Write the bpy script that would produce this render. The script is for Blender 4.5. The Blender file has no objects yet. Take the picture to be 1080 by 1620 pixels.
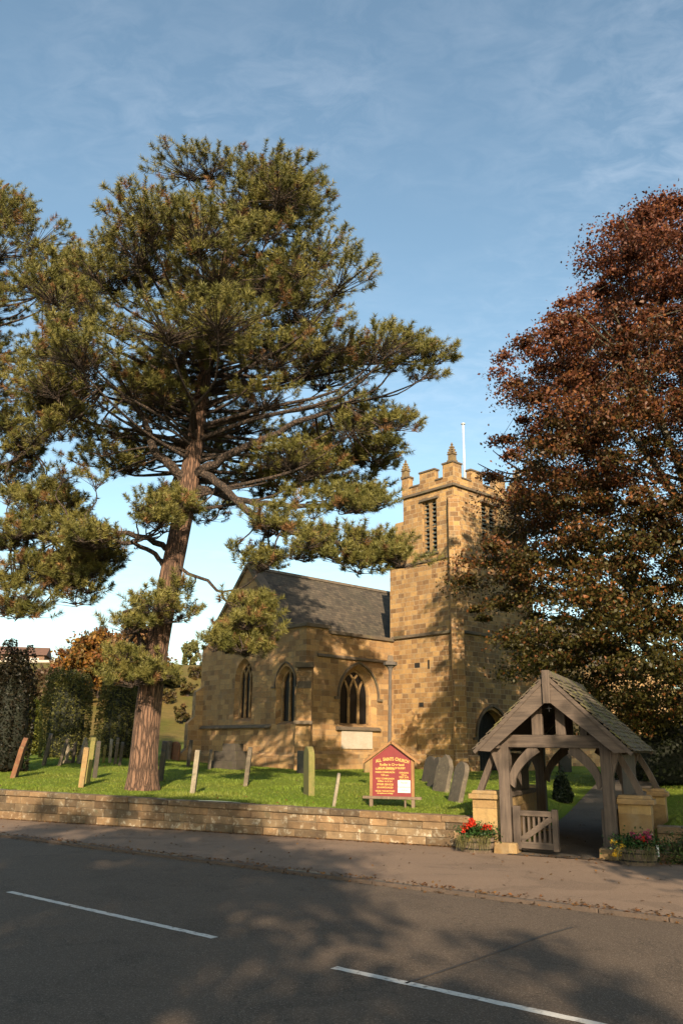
import bpy, math, random
import numpy as np
from mathutils import Vector, Matrix
from mathutils.geometry import tessellate_polygon

sc = bpy.context.scene
col = sc.collection
PI = math.pi
R = math.radians

# ------------------------------------------------------------------ camera
F, CX, CY = 1307.0, 540.0, 810.0
PITCH, ROLL, EYE = R(15.9), 0.012, 2.0
cam = bpy.data.cameras.new('camera')
cam.sensor_fit = 'VERTICAL'
cam.sensor_height = 36.0
cam.lens = F / 1620.0 * 36.0
cam.clip_end = 2000
camo = bpy.data.objects.new('camera', cam)
col.objects.link(camo)
camo.matrix_world = Matrix.Translation((0, 0, EYE)) @ Matrix.Rotation(PI / 2 + PITCH, 4, 'X') @ Matrix.Rotation(ROLL, 4, 'Z')
sc.camera = camo

# ------------------------------------------------------------------ light
SUN_AZ, SUN_EL = R(-4.0), R(24)        # heading of the light and its elevation
sun = bpy.data.lights.new('sun', 'SUN')
sun.energy = 5.0
sun.angle = R(0.53)
sun.color = (1.0, 0.80, 0.56)
suno = bpy.data.objects.new('sun', sun)
col.objects.link(suno)
ldir = Vector((math.sin(SUN_AZ) * math.cos(SUN_EL), math.cos(SUN_AZ) * math.cos(SUN_EL), -math.sin(SUN_EL)))
suno.rotation_euler = ldir.to_track_quat('-Z', 'Y').to_euler()

world = bpy.data.worlds.new('World')
sc.world = world
world.use_nodes = True
wn, wl = world.node_tree.nodes, world.node_tree.links
wn.clear()
wo = wn.new('ShaderNodeOutputWorld')
bg = wn.new('ShaderNodeBackground')
bg.inputs['Strength'].default_value = 0.10
sky = wn.new('ShaderNodeTexSky')
sky.sky_type = 'NISHITA'
sky.sun_disc = False
sky.sun_elevation = SUN_EL
sky.sun_rotation = math.atan2(-ldir.x, -ldir.y)
sky.air_density = 1.0
sky.dust_density = 1.4
sky.ozone_density = 0.8
tc = wn.new('ShaderNodeTexCoord')
sx = wn.new('ShaderNodeSeparateXYZ')
wl.new(tc.outputs['Generated'], sx.inputs[0])
mx = wn.new('ShaderNodeMath'); mx.operation = 'MAXIMUM'; mx.inputs[1].default_value = 0.0
wl.new(sx.outputs['Z'], mx.inputs[0])
ad = wn.new('ShaderNodeMath'); ad.operation = 'ADD'; ad.inputs[1].default_value = 0.12
wl.new(mx.outputs[0], ad.inputs[0])
dv = wn.new('ShaderNodeVectorMath'); dv.operation = 'DIVIDE'
cz = wn.new('ShaderNodeCombineXYZ')
for k in range(3):
    wl.new(ad.outputs[0], cz.inputs[k])
wl.new(tc.outputs['Generated'], dv.inputs[0]); wl.new(cz.outputs[0], dv.inputs[1])
mp = wn.new('ShaderNodeMapping')
mp.inputs['Rotation'].default_value = (0, 0, R(35))
mp.inputs['Scale'].default_value = (1.3, 2.0, 1.0)
wl.new(dv.outputs[0], mp.inputs[0])
n1 = wn.new('ShaderNodeTexNoise'); n1.inputs['Scale'].default_value = 0.9; n1.inputs['Detail'].default_value = 3
n2 = wn.new('ShaderNodeTexNoise'); n2.inputs['Scale'].default_value = 11.0; n2.inputs['Detail'].default_value = 8
n2.inputs['Roughness'].default_value = 0.62; n2.inputs['Distortion'].default_value = 0.5
wl.new(mp.outputs[0], n1.inputs[0]); wl.new(mp.outputs[0], n2.inputs[0])
r1 = wn.new('ShaderNodeMapRange'); r1.inputs[1].default_value = 0.42; r1.inputs[2].default_value = 0.68
r2 = wn.new('ShaderNodeMapRange'); r2.inputs[1].default_value = 0.40; r2.inputs[2].default_value = 0.78
wl.new(n1.outputs[0], r1.inputs[0]); wl.new(n2.outputs[0], r2.inputs[0])
mu = wn.new('ShaderNodeMath'); mu.operation = 'MULTIPLY'
wl.new(r1.outputs[0], mu.inputs[0]); wl.new(r2.outputs[0], mu.inputs[1])
mu2 = wn.new('ShaderNodeMath'); mu2.operation = 'MULTIPLY'; mu2.inputs[1].default_value = 0.17
wl.new(mu.outputs[0], mu2.inputs[0])
cm = wn.new('ShaderNodeMix'); cm.data_type = 'RGBA'
cm.inputs['B'].default_value = (6.2, 6.4, 6.8, 1)
tn = wn.new('ShaderNodeMix'); tn.data_type = 'RGBA'; tn.blend_type = 'MULTIPLY'
tn.inputs['Factor'].default_value = 1.0; tn.inputs['B'].default_value = (1.03, 1.10, 0.98, 1)
wl.new(sky.outputs[0], tn.inputs['A'])
wl.new(mu2.outputs[0], cm.inputs['Factor']); wl.new(tn.outputs['Result'], cm.inputs['A'])
wl.new(cm.outputs['Result'], bg.inputs['Color'])
wl.new(bg.outputs[0], wo.inputs[0])

sc.view_settings.view_transform = 'Standard'
sc.view_settings.look = 'None'
sc.view_settings.exposure = 1.2
sc.view_settings.gamma = 1.0
sc.view_settings.use_curve_mapping = False

# ------------------------------------------------------------------ measuring helpers
def ray(px, py):
    x, y = (px - CX) / F, -(py - CY) / F
    c, s = math.cos(ROLL), math.sin(ROLL)
    x, y = c * x - s * y, s * x + c * y
    return Vector((x, math.cos(PITCH) - y * math.sin(PITCH), math.sin(PITCH) + y * math.cos(PITCH)))

def at(px, py, Y):
    d = ray(px, py)
    p = d * (Y / d.y)
    p.z += EYE
    return p

def gr(px, py, z=0.0):
    d = ray(px, py)
    p = d * ((z - EYE) / d.z)
    p.z += EYE
    return p

# frame of the lychgate and the boundary wall: u along the wall, v into the churchyard
WA = R(-25)
D = Vector((math.cos(WA), math.sin(WA), 0))
N = Vector((-math.sin(WA), math.cos(WA), 0))
LO = Vector((3.43, 17.86, 0)) + D * 1.02        # middle of the lychgate front

def wall_uv(x, y):
    rx, ry = x - LO.x, y - LO.y
    return rx * D.x + ry * D.y, rx * N.x + ry * N.y

def sstep(a, b, x):
    t = np.clip((x - a) / (b - a), 0, 1)
    return t * t * (3 - 2 * t)

def path_u(v):
    return -0.05 * np.clip(v - 6, 0, 40)

def path_z(v):
    return 0.012 + 0.062 * np.clip(v - 1.0, 0, 14.5)

def terrain(x, y):
    x, y = np.asarray(x, float), np.asarray(y, float)
    u, v = wall_uv(x, y)
    z = 0.60 + 0.012 * np.clip(v, 0, 28) + 0.011 * np.clip(-u - 3, 0, 14)
    z = z + 0.03 * np.sin(x * 0.7 + 1.3) * np.sin(y * 0.53) + 0.015 * np.sin(x * 1.9) * np.sin(y * 1.7 + 2)
    z = z + 0.32 * sstep(29, 45, y) * sstep(5, 11, -x)
    z = z + 11.6 * sstep(60, 128, y - 0.3 * x) + 0.6 * np.sin(x * 0.05 + 1) * sstep(60, 120, y - 0.3 * x)
    w = sstep(1.1, 2.2, np.abs(u - path_u(v)))
    pz = np.minimum(path_z(v) - 0.02, z - 0.02)
    return pz + (z - pz) * w

def tgr(px, py):
    z = 0.7
    for _ in range(12):
        p = gr(px, py, z)
        z = 0.5 * z + 0.5 * float(terrain(p.x, p.y))
    p.z = float(terrain(p.x, p.y))
    return p

# ------------------------------------------------------------------ object helpers
def tag(o, label=None, cat=None, group=None, kind=None):
    if label: o['label'] = label
    if cat: o['category'] = cat
    if group: o['group'] = group
    if kind: o['kind'] = kind
    return o

def thing(name, label, cat, loc=(0, 0, 0), rotz=0.0, group=None):
    o = bpy.data.objects.new(name, None)
    o.empty_display_size = 0.3
    col.objects.link(o)
    o.location = loc
    o.rotation_euler = (0, 0, rotz)
    return tag(o, label, cat, group)

def link_mesh(name, me, mat, parent=None):
    o = bpy.data.objects.new(name, me)
    col.objects.link(o)
    if mat: me.materials.append(mat)
    if parent is not None: o.parent = parent
    return o

class MB:
    def __init__(s):
        s.v, s.f, s.uv = [], [], {}
    def face(s, pts, uv=None):
        n = len(s.v)
        s.v += [tuple(p) for p in pts]
        s.f.append(tuple(range(n, n + len(pts))))
        if uv: s.uv[len(s.f) - 1] = uv
    def box(s, x0, x1, y0, y1, z0, z1, top=1.0, M=None):
        if x0 > x1: x0, x1 = x1, x0
        if y0 > y1: y0, y1 = y1, y0
        cx, cy = (x0 + x1) / 2, (y0 + y1) / 2
        P = []
        for z, k in ((z0, 1.0), (z1, top)):
            for x, y in ((x0, y0), (x1, y0), (x1, y1), (x0, y1)):
                P.append(Vector((cx + (x - cx) * k, cy + (y - cy) * k, z)))
        if M is not None: P = [M @ p for p in P]
        n = len(s.v)
        s.v += [tuple(p) for p in P]
        for f in ((3, 2, 1, 0), (4, 5, 6, 7), (0, 1, 5, 4), (1, 2, 6, 5), (2, 3, 7, 6), (3, 0, 4, 7)):
            s.f.append(tuple(n + i for i in f))
        return s
    def prism(s, pts, ext):
        """closed prism: 3D polygon pts swept along ext"""
        pts = [Vector(p) for p in pts]
        e = Vector(ext)
        nn = Vector((0, 0, 0))
        for i in range(len(pts)):
            a, b = pts[i], pts[(i + 1) % len(pts)]
            nn += a.cross(b)
        if nn.dot(e) > 0: pts = pts[::-1]
        n, k = len(s.v), len(pts)
        s.v += [tuple(p) for p in pts] + [tuple(p + e) for p in pts]
        tris = tessellate_polygon([pts])
        for t in tris:
            a = [pts[i] for i in t]
            fl = (a[1] - a[0]).cross(a[2] - a[0]).dot(e) > 0
            tt = t[::-1] if fl else t
            s.f.append(tuple(n + i for i in tt))
            s.f.append(tuple(n + k + i for i in tt[::-1]))
        for i in range(k):
            j = (i + 1) % k
            s.f.append((n + j, n + i, n + k + i, n + k + j))
        return s
    def bar(s, a, b, w, h, up=(0, 0, 1)):
        """rectangular beam from a to b; w across, h along up"""
        a, b = Vector(a), Vector(b)
        t = (b - a).normalized()
        x = t.cross(Vector(up)).normalized()
        y = x.cross(t)
        n = len(s.v)
        for p in (a, b):
            for i, j in ((-1, -1), (1, -1), (1, 1), (-1, 1)):
                s.v.append(tuple(p + x * (i * w / 2) + y * (j * h / 2)))
        for f in ((0, 1, 2, 3), (7, 6, 5, 4), (0, 4, 5, 1), (1, 5, 6, 2), (2, 6, 7, 3), (3, 7, 4, 0)):
            s.f.append(tuple(n + i for i in f))
        return s
    def tube(s, pts, rad, sides=8, cap=True):
        pts = [Vector(p) for p in pts]
        n0, m = len(s.v), len(pts)
        t0 = (pts[1] - pts[0]).normalized()
        x = t0.cross(Vector((0.31, 0.95, 0.1))).normalized()
        for i, p in enumerate(pts):
            t = (pts[min(i + 1, m - 1)] - pts[max(i - 1, 0)]).normalized()
            x = (x - t * x.dot(t)).normalized()
            y = t.cross(x)
            r = rad[i] if hasattr(rad, '__len__') else rad
            for k in range(sides):
                a = 2 * PI * k / sides
                s.v.append(tuple(p + (x * math.cos(a) + y * math.sin(a)) * r))
        for i in range(m - 1):
            for k in range(sides):
                k2 = (k + 1) % sides
                s.f.append((n0 + i * sides + k, n0 + i * sides + k2, n0 + (i + 1) * sides + k2, n0 + (i + 1) * sides + k))
        if cap:
            s.f.append(tuple(n0 + k for k in range(sides))[::-1])
            s.f.append(tuple(n0 + (m - 1) * sides + k for k in range(sides)))
        return s
    def lathe(s, prof, c=(0, 0, 0), sides=16):
        c = Vector(c)
        n0, m = len(s.v), len(prof)
        for r, z in prof:
            for k in range(sides):
                a = 2 * PI * k / sides
                s.v.append((c.x + r * math.cos(a), c.y + r * math.sin(a), c.z + z))
        for i in range(m - 1):
            for k in range(sides):
                k2 = (k + 1) % sides
                s.f.append((n0 + i * sides + k, n0 + i * sides + k2, n0 + (i + 1) * sides + k2, n0 + (i + 1) * sides + k))
        s.f.append(tuple(n0 + k for k in range(sides))[::-1])
        s.f.append(tuple(n0 + (m - 1) * sides + k for k in range(sides)))
        return s
    def build(s, name, mat, parent=None, smooth=False, bevel=0.0):
        me = bpy.data.meshes.new(name)
        me.from_pydata(s.v, [], s.f)
        lay = me.uv_layers.new(name='UVMap')
        for p in me.polygons:
            u = s.uv.get(p.index)
            n = p.normal
            if u is None:
                if abs(n.z) < 0.75:
                    t = Vector((-n.y, n.x, 0)).normalized()
                    q = n.cross(t)
                    if q.z < 0: q = -q
                    u = [(t.dot(me.vertices[i].co), q.dot(me.vertices[i].co)) for i in p.vertices]
                else:
                    u = [(me.vertices[i].co.x, me.vertices[i].co.y) for i in p.vertices]
            for li, w in zip(p.loop_indices, u):
                lay.data[li].uv = w
        if smooth: me.polygons.foreach_set('use_smooth', [True] * len(me.polygons))
        me.update()
        o = link_mesh(name, me, mat, parent)
        if bevel:
            b = o.modifiers.new('bevel', 'BEVEL')
            b.width = bevel; b.segments = 2; b.limit_method = 'ANGLE'; b.angle_limit = R(40)
        return o

def np_mesh(name, verts, nper, colors, mat, parent=None, extra=None):
    """verts (M*nper,3): one polygon for every nper vertices; colors (M,3)"""
    verts = np.asarray(verts, np.float32).reshape(-1, 3)
    M = len(verts) // nper
    me = bpy.data.meshes.new(name)
    me.vertices.add(len(verts)); me.vertices.foreach_set('co', verts.ravel())
    me.loops.add(len(verts)); me.loops.foreach_set('vertex_index', np.arange(len(verts), dtype=np.int32))
    me.polygons.add(M)
    me.polygons.foreach_set('loop_start', np.arange(0, M * nper, nper, dtype=np.int32))
    me.polygons.foreach_set('loop_total', np.full(M, nper, np.int32))
    if colors is not None:
        ca = me.attributes.new('Col', 'FLOAT_COLOR', 'POINT')
        c = np.ones((M, nper, 4), np.float32)
        c[:, :, :3] = np.asarray(colors, np.float32)[:, None, :]
        ca.data.foreach_set('color', c.ravel())
    me.update(calc_edges=True)
    return link_mesh(name, me, mat, parent)

# ------------------------------------------------------------------ materials
ALB = 0.60      # one calibration of all base colours to the chosen exposure
def K(c):
    return tuple(v * ALB for v in c)

def newmat(name):
    m = bpy.data.materials.new(name)
    m.use_nodes = True
    nt = m.node_tree
    return m, nt, nt.nodes, nt.links, nt.nodes['Principled BSDF']

def tex_noise(n, l, src, scale, detail=4, rough=0.55, dist=0.0):
    t = n.new('ShaderNodeTexNoise')
    t.inputs['Scale'].default_value = scale
    t.inputs['Detail'].default_value = detail
    t.inputs['Roughness'].default_value = rough
    t.inputs['Distortion'].default_value = dist
    if src is not None: l.new(src, t.inputs['Vector'])
    return t.outputs[0]

def rng(n, l, src, a, b, lo=0.0, hi=1.0):
    t = n.new('ShaderNodeMapRange')
    for i, v in enumerate((a, b, lo, hi)): t.inputs[i + 1].default_value = v
    l.new(src, t.inputs[0])
    return t.outputs[0]

def mixc(n, l, fac, a, b, mode='MIX'):
    t = n.new('ShaderNodeMix'); t.data_type = 'RGBA'; t.blend_type = mode
    for key, v in (('Factor', fac), ('A', a), ('B', b)):
        if hasattr(v, 'is_linked'): l.new(v, t.inputs[key])
        elif isinstance(v, (int, float)): t.inputs[key].default_value = v
        else: t.inputs[key].default_value = (*v, 1)
    return t.outputs['Result']

def bump(n, l, b, h, strength=0.5, dist=0.02):
    t = n.new('ShaderNodeBump')
    t.inputs['Strength'].default_value = strength
    t.inputs['Distance'].default_value = dist
    l.new(h, t.inputs['Height'])
    l.new(t.outputs[0], b.inputs['Normal'])

def masonry(name, c1, c2, mortar, bw, bh, ms=0.012, stain=(0.10, 0.08, 0.06), stain_amt=0.5, grey=(0.3, 0.27, 0.2)):
    c1, c2, mortar, stain, grey = map(K, (c1, c2, mortar, stain, grey))
    m, nt, n, l, b = newmat(name)
    tc = n.new('ShaderNodeTexCoord')
    uv = tc.outputs['UV']
    dn = n.new('ShaderNodeTexNoise'); dn.inputs['Scale'].default_value = 2.5
    l.new(uv, dn.inputs[0])
    sub = n.new('ShaderNodeVectorMath'); sub.operation = 'MULTIPLY_ADD'
    sub.inputs[1].default_value = (0.05, 0.035, 0); 
    l.new(dn.outputs['Color'], sub.inputs[0]); l.new(uv, sub.inputs[2])
    def brick(col1, col2, mort):
        t = n.new('ShaderNodeTexBrick')
        t.inputs['Scale'].default_value = 1.0
        t.inputs['Brick Width'].default_value = bw
        t.inputs['Row Height'].default_value = bh
        t.inputs['Mortar Size'].default_value = ms
        t.inputs['Mortar Smooth'].default_value = 0.25
        t.offset = 0.42; t.offset_frequency = 2; t.squash = 0.72; t.squash_frequency = 3
        t.inputs['Color1'].default_value = (*col1, 1); t.inputs['Color2'].default_value = (*col2, 1)
        t.inputs['Mortar'].default_value = (*mort, 1)
        l.new(sub.outputs[0], t.inputs['Vector'])
        return t
    bk = brick((0, 0, 0), (1, 1, 1), (0.5, 0.5, 0.5))
    ramp = n.new('ShaderNodeValToRGB')
    cr = ramp.color_ramp
    dk = tuple(v * 0.68 for v in c2)
    cr.elements[0].position = 0.0; cr.elements[0].color = (*dk, 1)
    cr.elements[1].position = 1.0; cr.elements[1].color = (*tuple(min(1, v * 1.08) for v in c1), 1)
    for p, c in ((0.22, c2), (0.55, tuple((a + d) / 2 for a, d in zip(c1, c2))), (0.8, c1)):
        e = cr.elements.new(p); e.color = (*c, 1)
    l.new(bk.outputs['Color'], ramp.inputs[0])
    gp = tc.outputs['Object']
    big = rng(n, l, tex_noise(n, l, gp, 0.55, 5, 0.6), 0.42, 0.68)
    fine = tex_noise(n, l, gp, 9.0, 6, 0.7)
    mid = rng(n, l, tex_noise(n, l, gp, 2.3, 5, 0.6), 0.5, 0.75)
    c = mixc(n, l, mid, ramp.outputs[0], mixc(n, l, 0.55, ramp.outputs[0], grey))
    c = mixc(n, l, bk.outputs['Fac'], c, mortar)
    ms_ = n.new('ShaderNodeMapping'); ms_.inputs['Scale'].default_value = (1.6, 1.6, 0.16); l.new(gp, ms_.inputs[0])
    stk = rng(n, l, tex_noise(n, l, ms_.outputs[0], 1.0, 5, 0.65), 0.54, 0.72, 0.0, 0.55)
    c = mixc(n, l, stk, c, mixc(n, l, 0.65, c, stain))
    sa = n.new('ShaderNodeMath'); sa.operation = 'MULTIPLY'; sa.inputs[1].default_value = stain_amt
    l.new(big, sa.inputs[0])
    c = mixc(n, l, sa.outputs[0], c, mixc(n, l, 0.6, c, stain))
    c = mixc(n, l, 1.0, c, mixc(n, l, fine, (0.62, 0.62, 0.62), (1.3, 1.28, 1.25)), 'MULTIPLY')
    l.new(c, b.inputs['Base Color'])
    b.inputs['Roughness'].default_value = 0.92
    hm = n.new('ShaderNodeMath'); hm.operation = 'MULTIPLY_ADD'; hm.inputs[1].default_value = -1.0
    l.new(bk.outputs['Fac'], hm.inputs[0]); l.new(fine, hm.inputs[2])
    bump(n, l, b, hm.outputs[0], 0.9, 0.028)
    return m

def rocky(name, c1, c2, c3=None, scale=3.0, moss=None, moss_lo=0.5, bs=0.5, rough=0.9, attr=False, bd=0.02):
    """mottled stone, wood, soil: noise mix of colours, optional moss patches"""
    c1, c2, c3, moss = [K(c) if c else c for c in (c1, c2, c3, moss)]
    m, nt, n, l, b = newmat(name)
    tc = n.new('ShaderNodeTexCoord')
    gp = tc.outputs['Object']
    a = rng(n, l, tex_noise(n, l, gp, scale, 6, 0.65), 0.35, 0.66)
    c = mixc(n, l, a, c1, c2)
    f = tex_noise(n, l, gp, scale * 9, 5, 0.7)
    if c3: c = mixc(n, l, rng(n, l, tex_noise(n, l, gp, scale * 2.7, 4, 0.6), 0.55, 0.68), c, c3)
    if moss: c = mixc(n, l, rng(n, l, tex_noise(n, l, gp, scale * 0.8, 6, 0.7, 0.4), moss_lo, moss_lo + 0.14), c, moss)
    if attr:
        at_ = n.new('ShaderNodeAttribute'); at_.attribute_name = 'Col'
        c = mixc(n, l, 1.0, c, at_.outputs['Color'], 'MULTIPLY')
    c = mixc(n, l, 1.0, c, mixc(n, l, f, (0.65, 0.65, 0.65), (1.3, 1.3, 1.3)), 'MULTIPLY')
    l.new(c, b.inputs['Base Color'])
    b.inputs['Roughness'].default_value = rough
    bump(n, l, b, f, bs, bd)
    return m

def wood(name, c1, c2, axis='Z', scale=2.0):
    c1, c2 = K(c1), K(c2)
    m, nt, n, l, b = newmat(name)
    tc = n.new('ShaderNodeTexCoord')
    mp = n.new('ShaderNodeMapping')
    s = {'X': (0.6, 9, 9), 'Y': (9, 0.6, 9), 'Z': (9, 9, 0.6)}[axis]
    mp.inputs['Scale'].default_value = s
    l.new(tc.outputs['Object'], mp.inputs[0])
    a = tex_noise(n, l, mp.outputs[0], scale, 7, 0.7, 0.3)
    b2 = tex_noise(n, l, tc.outputs['Object'], 2.0, 4)
    c = mixc(n, l, rng(n, l, a, 0.35, 0.65), c1, c2)
    c = mixc(n, l, 1.0, c, mixc(n, l, b2, (0.6, 0.6, 0.6), (1.35, 1.33, 1.3)), 'MULTIPLY')
    l.new(c, b.inputs['Base Color'])
    b.inputs['Roughness'].default_value = 0.85
    bump(n, l, b, a, 0.5, 0.01)
    return m

def plain(name, c, rough=0.6, metal=0.0, spec=None):
    c = K(c)
    m, nt, n, l, b = newmat(name)
    tc = n.new('ShaderNodeTexCoord')
    f = tex_noise(n, l, tc.outputs['Object'], 6.0, 5, 0.7)
    l.new(mixc(n, l, 1.0, c, mixc(n, l, f, (0.75, 0.75, 0.75), (1.2, 1.2, 1.2)), 'MULTIPLY'), b.inputs['Base Color'])
    b.inputs['Roughness'].default_value = rough
    b.inputs['Metallic'].default_value = metal
    if spec is not None: b.inputs['Specular IOR Level'].default_value = spec
    return m

def leafmat(name, transl=0.3, rough=0.55, tint=(ALB, ALB, ALB)):
    m, nt, n, l, b = newmat(name)
    a = n.new('ShaderNodeAttribute'); a.attribute_name = 'Col'
    c = mixc(n, l, 1.0, a.outputs['Color'], tint, 'MULTIPLY')
    l.new(c, b.inputs['Base Color'])
    b.inputs['Roughness'].default_value = rough
    b.inputs['Specular IOR Level'].default_value = 0.25
    tr = n.new('ShaderNodeBsdfTranslucent')
    l.new(c, tr.inputs[0])
    ms = n.new('ShaderNodeMixShader'); ms.inputs[0].default_value = transl
    l.new(b.outputs[0], ms.inputs[1]); l.new(tr.outputs[0], ms.inputs[2])
    l.new(ms.outputs[0], n['Material Output'].inputs[0])
    return m

M = {}
M['tower'] = masonry('tower_masonry', (0.60, 0.365, 0.140), (0.355, 0.195, 0.078), (0.66, 0.50, 0.31), 0.44, 0.255, 0.013, (0.18, 0.12, 0.065), 0.35)
M['ashlar'] = masonry('chancel_masonry', (0.56, 0.345, 0.145), (0.375, 0.21, 0.086), (0.54, 0.39, 0.22), 0.54, 0.27, 0.008, (0.20, 0.135, 0.08), 0.5)
M['dress'] = rocky('dressed_stone', (0.44, 0.28, 0.12), (0.30, 0.18, 0.08), (0.22, 0.15, 0.09), 2.0)
M['weather'] = rocky('weathered_coping', (0.20, 0.15, 0.10), (0.11, 0.085, 0.06), None, 2.0, (0.12, 0.12, 0.05), 0.56)
M['pinnacle'] = rocky('pinnacle_stone', (0.33, 0.23, 0.10), (0.13, 0.09, 0.055), None, 3.0)
M['slate'] = masonry('stone_slate', (0.135, 0.105, 0.072), (0.085, 0.066, 0.048), (0.03, 0.026, 0.022), 0.34, 0.2, 0.008, (0.05, 0.05, 0.03), 0.5, (0.12, 0.11, 0.08))
M['glass'] = plain('leaded_glass', (0.010, 0.010, 0.012), 0.35, 0.0, 0.25)
M['louvre'] = plain('louvre_slate', (0.10, 0.115, 0.10), 0.7)
M['dark'] = plain('dark_void', (0.012, 0.011, 0.010), 0.9)
M['iron'] = plain('black_iron', (0.02, 0.02, 0.022), 0.5, 0.6)
M['white'] = plain('white_paint', (0.80, 0.80, 0.78), 0.45)
M['plaque'] = rocky('marble_plaque', (0.62, 0.55, 0.46), (0.52, 0.45, 0.36), None, 1.5)
M['oak'] = wood('weathered_oak', (0.158, 0.116, 0.088), (0.068, 0.049, 0.038), 'Z')
M['oakx'] = wood('weathered_oak_beam', (0.158, 0.116, 0.088), (0.068, 0.049, 0.038), 'X')
M['roofmoss'] = rocky('mossy_stone_tile', (0.15, 0.115, 0.082), (0.08, 0.062, 0.045), (0.19, 0.15, 0.105), 3.0, (0.165, 0.155, 0.042), 0.48, 0.8)
M['pier'] = masonry('pier_stone', (0.47, 0.31, 0.125), (0.38, 0.235, 0.095), (0.36, 0.24, 0.12), 0.9, 0.42, 0.006, (0.2, 0.14, 0.07), 0.4)
M['block'] = rocky('wall_block', (0.30, 0.195, 0.10), (0.17, 0.108, 0.058), (0.46, 0.38, 0.27), 3.4, (0.14, 0.115, 0.06), 0.58, 0.8, 0.92, True, 0.03)
M['mortar'] = rocky('wall_mortar', (0.22, 0.16, 0.10), (0.15, 0.11, 0.07), None, 4.0)
M['bark'] = None

# ------------------------------------------------------------------ ground, road
def ground_mat():
    m, nt, n, l, b = newmat('churchyard_turf')
    tc = n.new('ShaderNodeTexCoord'); gp = tc.outputs['Object']
    a = rng(n, l, tex_noise(n, l, gp, 0.35, 5, 0.6), 0.35, 0.7)
    c = mixc(n, l, a, K((0.155, 0.235, 0.022)), K((0.205, 0.25, 0.036)))
    f = tex_noise(n, l, gp, 14, 6, 0.75)
    c = mixc(n, l, 1.0, c, mixc(n, l, f, (0.5, 0.5, 0.5), (1.5, 1.5, 1.4)), 'MULTIPLY')
    # rough pasture far up the hill
    s = n.new('ShaderNodeSeparateXYZ'); l.new(gp, s.inputs[0])
    hill = rng(n, l, s.outputs['Z'], 1.4, 2.6)
    pn = tex_noise(n, l, gp, 0.22, 6, 0.65)
    past = mixc(n, l, rng(n, l, pn, 0.35, 0.65), K((0.14, 0.135, 0.032)), K((0.23, 0.16, 0.06)))
    past = mixc(n, l, 1.0, past, mixc(n, l, tex_noise(n, l, gp, 1.6, 6, 0.7), (0.5, 0.5, 0.5), (1.45, 1.4, 1.3)), 'MULTIPLY')
    c = mixc(n, l, hill, c, past)
    l.new(c, b.inputs['Base Color'])
    b.inputs['Roughness'].default_value = 0.95
    b.inputs['Specular IOR Level'].default_value = 0.1
    bump(n, l, b, f, 0.8, 0.05)
    return m
M['turf'] = ground_mat()

def asphalt(name, c, speck, red=0.0, sc_=1.0):
    c, speck = K(c), K(speck)
    m, nt, n, l, b = newmat(name)
    tc = n.new('ShaderNodeTexCoord'); gp = tc.outputs['Object']
    v = n.new('ShaderNodeTexVoronoi'); v.inputs['Scale'].default_value = 95 * sc_
    l.new(gp, v.inputs['Vector'])
    sp = rng(n, l, v.outputs['Color'], 0.60, 0.95)
    big = tex_noise(n, l, gp, 0.5, 5, 0.6)
    mp = n.new('ShaderNodeMapping'); mp.inputs['Rotation'].default_value = (0, 0, R(40)); mp.inputs['Scale'].default_value = (0.08, 1.1, 1)
    l.new(gp, mp.inputs[0])
    streak = tex_noise(n, l, mp.outputs[0], 1.0, 4, 0.6)
    base = mixc(n, l, 1.0, c, mixc(n, l, big, (0.72, 0.72, 0.72), (1.28, 1.27, 1.26)), 'MULTIPLY')
    base = mixc(n, l, 1.0, base, mixc(n, l, streak, (0.78, 0.78, 0.78), (1.22, 1.22, 1.22)), 'MULTIPLY')
    fine = tex_noise(n, l, gp, 38, 4, 0.7)
    base = mixc(n, l, 1.0, base, mixc(n, l, fine, (0.55, 0.55, 0.55), (1.45, 1.45, 1.45)), 'MULTIPLY')
    pt = rng(n, l, tex_noise(n, l, gp, 0.9, 3, 0.5, 0.8), 0.57, 0.60)
    base = mixc(n, l, pt, base, mixc(n, l, 0.45, base, tuple(q * 0.55 for q in c)))
    vc = n.new('ShaderNodeTexVoronoi'); vc.feature = 'DISTANCE_TO_EDGE'; vc.inputs['Scale'].default_value = 0.55
    wv = n.new('ShaderNodeVectorMath'); wv.operation = 'ADD'
    wn_ = n.new('ShaderNodeTexNoise'); wn_.inputs['Scale'].default_value = 2.2; wn_.inputs['Detail'].default_value = 5; l.new(gp, wn_.inputs[0])
    l.new(gp, wv.inputs[0]); l.new(wn_.outputs['Color'], wv.inputs[1]); l.new(wv.outputs[0], vc.inputs['Vector'])
    crk = rng(n, l, vc.outputs['Distance'], 0.0, 0.009, 0.55, 0.0)
    base = mixc(n, l, crk, base, tuple(q * 0.25 for q in c))
    cc = mixc(n, l, sp, base, speck)
    l.new(cc, b.inputs['Base Color'])
    b.inputs['Roughness'].default_value = 0.85
    b.inputs['Specular IOR Level'].default_value = 0.3
    bump(n, l, b, v.outputs['Distance'], 0.5, 0.006)
    return m
M['road'] = asphalt('road_asphalt', (0.112, 0.082, 0.059), (0.27, 0.21, 0.155))
M['pave'] = asphalt('pavement_tarmac', (0.25, 0.172, 0.120), (0.37, 0.28, 0.21), 0.1, 1.3)
M['kerb'] = rocky('kerb_stone', (0.13, 0.09, 0.066), (0.09, 0.065, 0.05), None, 3.0)
M['paint'] = rocky('road_paint', (0.88, 0.84, 0.78), (0.70, 0.66, 0.60), (0.25, 0.22, 0.19), 5.0, None, 0.5, 0.3)
M['seam'] = plain('tar_seam', (0.06, 0.05, 0.043), 0.7)

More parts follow.
